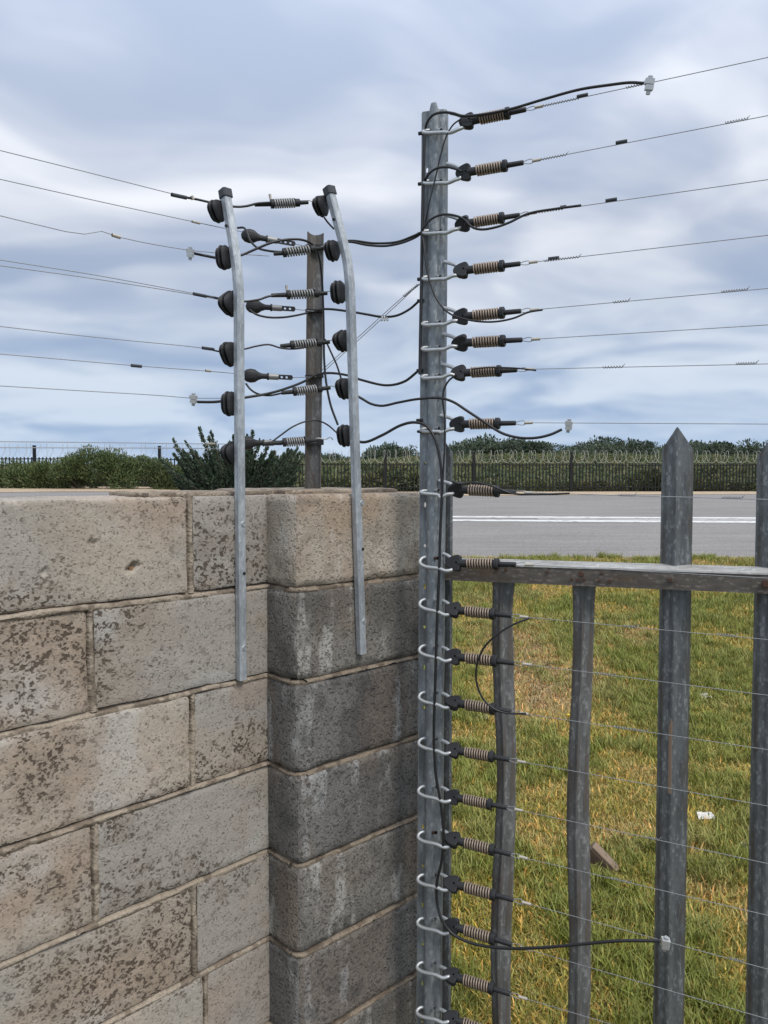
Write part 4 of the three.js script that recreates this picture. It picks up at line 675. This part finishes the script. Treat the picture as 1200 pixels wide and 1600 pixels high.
scrub('scrub', 'mixed green scrub growing behind the dark bar fence', 'scrub', 9000, 500, (r) => { const d = 29.6 + Math.pow(r(), 1.6) * 92, x = d * (-0.62 + 1.45 * r()), h = fbm(x * 0.3 + 3, d * 0.25, 3); const near = d < 36, lf = x / d < -0.2 ? 0.6 : 1; return { p: V(x, groundY(x, d) + (near ? r() * (0.35 + 0.9 * ss(0.4, 0.65, h)) * 0.7 : r() * 0.25) * lf, -d), s: (near ? 0.6 : 0.85) * (0.6 + 0.8 * h) * lf }; }, [[0.16, 0.18, 0.075], [0.12, 0.15, 0.06], [0.19, 0.185, 0.09], [0.09, 0.118, 0.055]], 1);
scrub('dune_wood', 'dark wooded dune crest on the skyline behind the fence', 'wood', 2600, 520, (r) => { const d = 112 + 40 * r(), x = d * (-0.13 + 0.75 * r()), h = fbm(x * 0.14, 4, 3); return { p: V(x, groundY(x, d) + 0.1 + 2.0 * h * r() * ss(-0.13, 0.05, x / d), -d), s: 0.7 + 2.6 * ss(0.3, 0.7, h) * (0.6 + 0.6 * r()) }; }, [[0.07, 0.098, 0.06], [0.085, 0.112, 0.066], [0.055, 0.08, 0.052]], 0.55);

// ------------------------------------------------------------------ grass
{
  const clump = (seed, n, hgt, spread, flat) => {
    const r = rng(seed), pos = [], idx = [], nor = [], col = [];
    for (let i = 0; i < n; i++) {
      const a = r() * 6.283, rad = spread * Math.sqrt(r()), x = Math.cos(a) * rad, z = Math.sin(a) * rad, b = r() * 6.283, lean = (0.25 + 0.75 * r()) * flat, h = hgt * (0.45 + 0.75 * r()), w = 0.0016 + 0.0016 * r();
      const dx = Math.cos(b), dz = Math.sin(b), o = pos.length / 3, pts = [[0, 0, 1], [0.35 * lean * h, 0.55 * h, 0.85], [lean * h, h * (1 - 0.28 * lean), 0.08]];
      const dry = r() < 0.22 ? [1.9, 1.25, 1.2] : [1, 1, 1], k = 0.75 + 0.5 * r();
      for (const [u, y, ww] of pts) for (const s of [-1, 1]) { pos.push(x + dx * u - dz * w * ww * s, y, z + dz * u + dx * w * ww * s); col.push(dry[0] * k, dry[1] * k, dry[2] * k); }
      for (let j = 0; j < 2; j++) { const q = o + j * 2; idx.push(q, q + 1, q + 2, q + 1, q + 3, q + 2); }
    }
    const g = new THREE.BufferGeometry(); g.setAttribute('position', new THREE.Float32BufferAttribute(pos, 3)); g.setAttribute('color', new THREE.Float32BufferAttribute(col, 3)); g.setIndex(idx); g.computeVertexNormals(); return g;
  };
  const mat = std({ vertexColors: true, roughness: 0.6, side: THREE.DoubleSide });
  const kinds = [[clump(601, 26, 0.042, 0.045, 0.9), 46000], [clump(602, 22, 0.075, 0.035, 0.75), 12000], [clump(603, 30, 0.03, 0.05, 1.5), 36000]];
  kinds.forEach(([g, n], k) => {
    const im = new THREE.InstancedMesh(g, mat, n), r = rng(640 + k), m = new THREE.Matrix4(), q = new THREE.Quaternion(), e = new THREE.Euler(), c = new THREE.Color();
    for (let i = 0; i < n; i++) {
      let x, d, a; do {
        d = 1.95 + 8.9 * Math.pow(r(), 1.15); x = mix(d * 0.02 - 0.5, d * 0.56 + 1.0, r()); a = fbm(x * 0.9 + 4, d * 0.9, 4, 4096, 4096, 700);
        if (k === 1 && fbm(x * 2.2, d * 2.2, 3, 4096, 4096, 710) < 0.47) continue; if (k === 2 && r() > 0.3 + ss(0.48, 0.62, a)) continue; if (k < 2 && r() < 0.75 * ss(0.56, 0.70, a)) continue; break;
      } while (true);
      const dry = ss(0.46, 0.66, a * 0.75 + 0.25 * fbm(x * 6, d * 6, 2)), far = ss(4, 10, d), s = (0.75 + 0.5 * r()) * (1 + 0.35 * far);
      e.set((r() - 0.5) * 0.5, r() * 6.283, (r() - 0.5) * 0.5); q.setFromEuler(e); m.compose(V(x, groundY(x, d) - 0.004, -d), q, V(s, s * (0.8 + 0.5 * r()), s)); im.setMatrixAt(i, m);
      let cc = mix3([0.27, 0.275, 0.045], [0.45, 0.37, 0.135], clamp(dry * 0.85 + 0.22 + 0.6 * (r() - 0.5))); if (k === 2) cc = mix3(cc, [0.34, 0.25, 0.125], 0.35 + 0.5 * dry); if (k === 1) cc = mix3(cc, [0.135, 0.195, 0.03], 0.45);
      const f = 0.8 + 0.4 * r(); im.setColorAt(i, c.setRGB(cc[0] * f, cc[1] * f, cc[2] * f));
    }
    im.name = ['short_grass', 'tufted_grass', 'dry_grass'][k]; im.userData = { label: ['short green lawn grass behind the palisade', 'taller green grass tufts scattered through the lawn', 'dry straw-coloured grass matted in the lawn'][k], category: 'grass', kind: 'stuff' }; im.receiveShadow = im.castShadow = true; scene.add(im);
  });
}
// ------------------------------------------------------------------ things lying in the lawn
function lawnPoint(px, py) { let lo = 1.5, hi = 12; for (let i = 0; i < 40; i++) { const m = (lo + hi) / 2, p = at(px, py, m); p.y > groundY(p.x, m) ? lo = m : hi = m; } return at(px, py, lo); }
{
  const p = lawnPoint(938, 1362), t = thing('wood_offcut', 'broken brown wood offcut lying in the grass behind a cut-off pale', 'wood', p);
  const w = std({ color: new THREE.Color().setRGB(0.10, 0.068, 0.048), roughness: 0.9 }), g = roughBlock(0.10, 0.045, 0.05, 800, 0.004, 0.004); mesh('offcut', g, w, t);
  const g2 = roughBlock(0.10, 0.010, 0.03, 801, 0.002, 0.003); g2.translate(0.003, 0.027, 0.006); mesh('splinter', g2, std({ color: new THREE.Color().setRGB(0.22, 0.16, 0.115), roughness: 0.9 }), t);
  t.position.y += 0.05; t.scale.setScalar(1.3); t.rotation.set(0.15, -0.6, -0.6);
}
const paper = std({ color: new THREE.Color().setRGB(0.62, 0.60, 0.56), roughness: 0.9, side: THREE.DoubleSide });
[[1102, 1286, 0.05, 'crumpled white paper scrap beside a wide pale, the larger of the near scraps'], [1166, 1332, 0.032, 'small white paper scrap half hidden by the last wide pale'], [1103, 1096, 0.055, 'white paper scrap on the green lawn between the two wide pales'], [752, 1128, 0.045, 'tiny white flakes of paper beside the first cut-off pale'], [1190, 1260, 0.03, 'white paper scrap off beyond the last wide pale']].forEach(([px, py, s, label], i) => {
  const p = lawnPoint(px, py), g = new THREE.PlaneGeometry(s * 1.5, s, 7, 5), P = g.attributes.position; for (let k = 0; k < P.count; k++) P.setZ(k, (n3(P.getX(k) * 60 + i * 9, P.getY(k) * 60, i) - 0.3) * s * 0.7); g.rotateX(-1.3); g.computeVertexNormals(); const h = g.clone(); h.translate(p.x, p.y + 0.03, p.z); one('paper_scrap', label, 'litter', h, paper, 'paper scraps in the lawn');
});
{ const p = lawnPoint(888, 1129), t = thing('flower', 'single small yellow flower in the lawn beside a cut-off pale', 'flower', p); const h = new THREE.SphereGeometry(0.011, 8, 5); h.scale(1, 0.45, 1); h.translate(0, 0.05, 0); mesh('bloom', h, std({ color: new THREE.Color().setRGB(0.65, 0.45, 0.02), roughness: 0.8 }), t); mesh('stalk', line(V(0, -0.005, 0), V(0, 0.05, 0), 0.0012, 5), leafMatPlain(), t); }
function leafMatPlain() { return std({ color: new THREE.Color().setRGB(0.08, 0.12, 0.03), roughness: 0.8 }); }
[[995, 1498, 'orange-brown dead leaf in the grass below the low clamp'], [858, 1396, 'orange-brown dead leaf beside the first cut-off pale']].forEach(([px, py, label], i) => { const p = lawnPoint(px, py), g = new THREE.CircleGeometry(0.018, 8); g.scale(1, 0.55, 1); const P = g.attributes.position; for (let k = 0; k < P.count; k++) P.setZ(k, 9 * Math.pow(P.getX(k), 2)); g.rotateX(-1.1); g.computeVertexNormals(); g.translate(p.x, p.y + 0.035, p.z); one('dead_leaf', label, 'leaf', g, std({ color: new THREE.Color().setRGB(0.42, 0.22, 0.08), roughness: 0.8, side: THREE.DoubleSide }), 'dead leaves in the lawn'); });

// ------------------------------------------------------------------ render
const renderer = new THREE.WebGLRenderer({ antialias: true });
renderer.toneMapping = THREE.LinearToneMapping;
renderer.toneMappingExposure = EXPOSURE;
renderer.shadowMap.enabled = true;
renderer.setSize(768, 1024);
renderer.render(scene, camera);
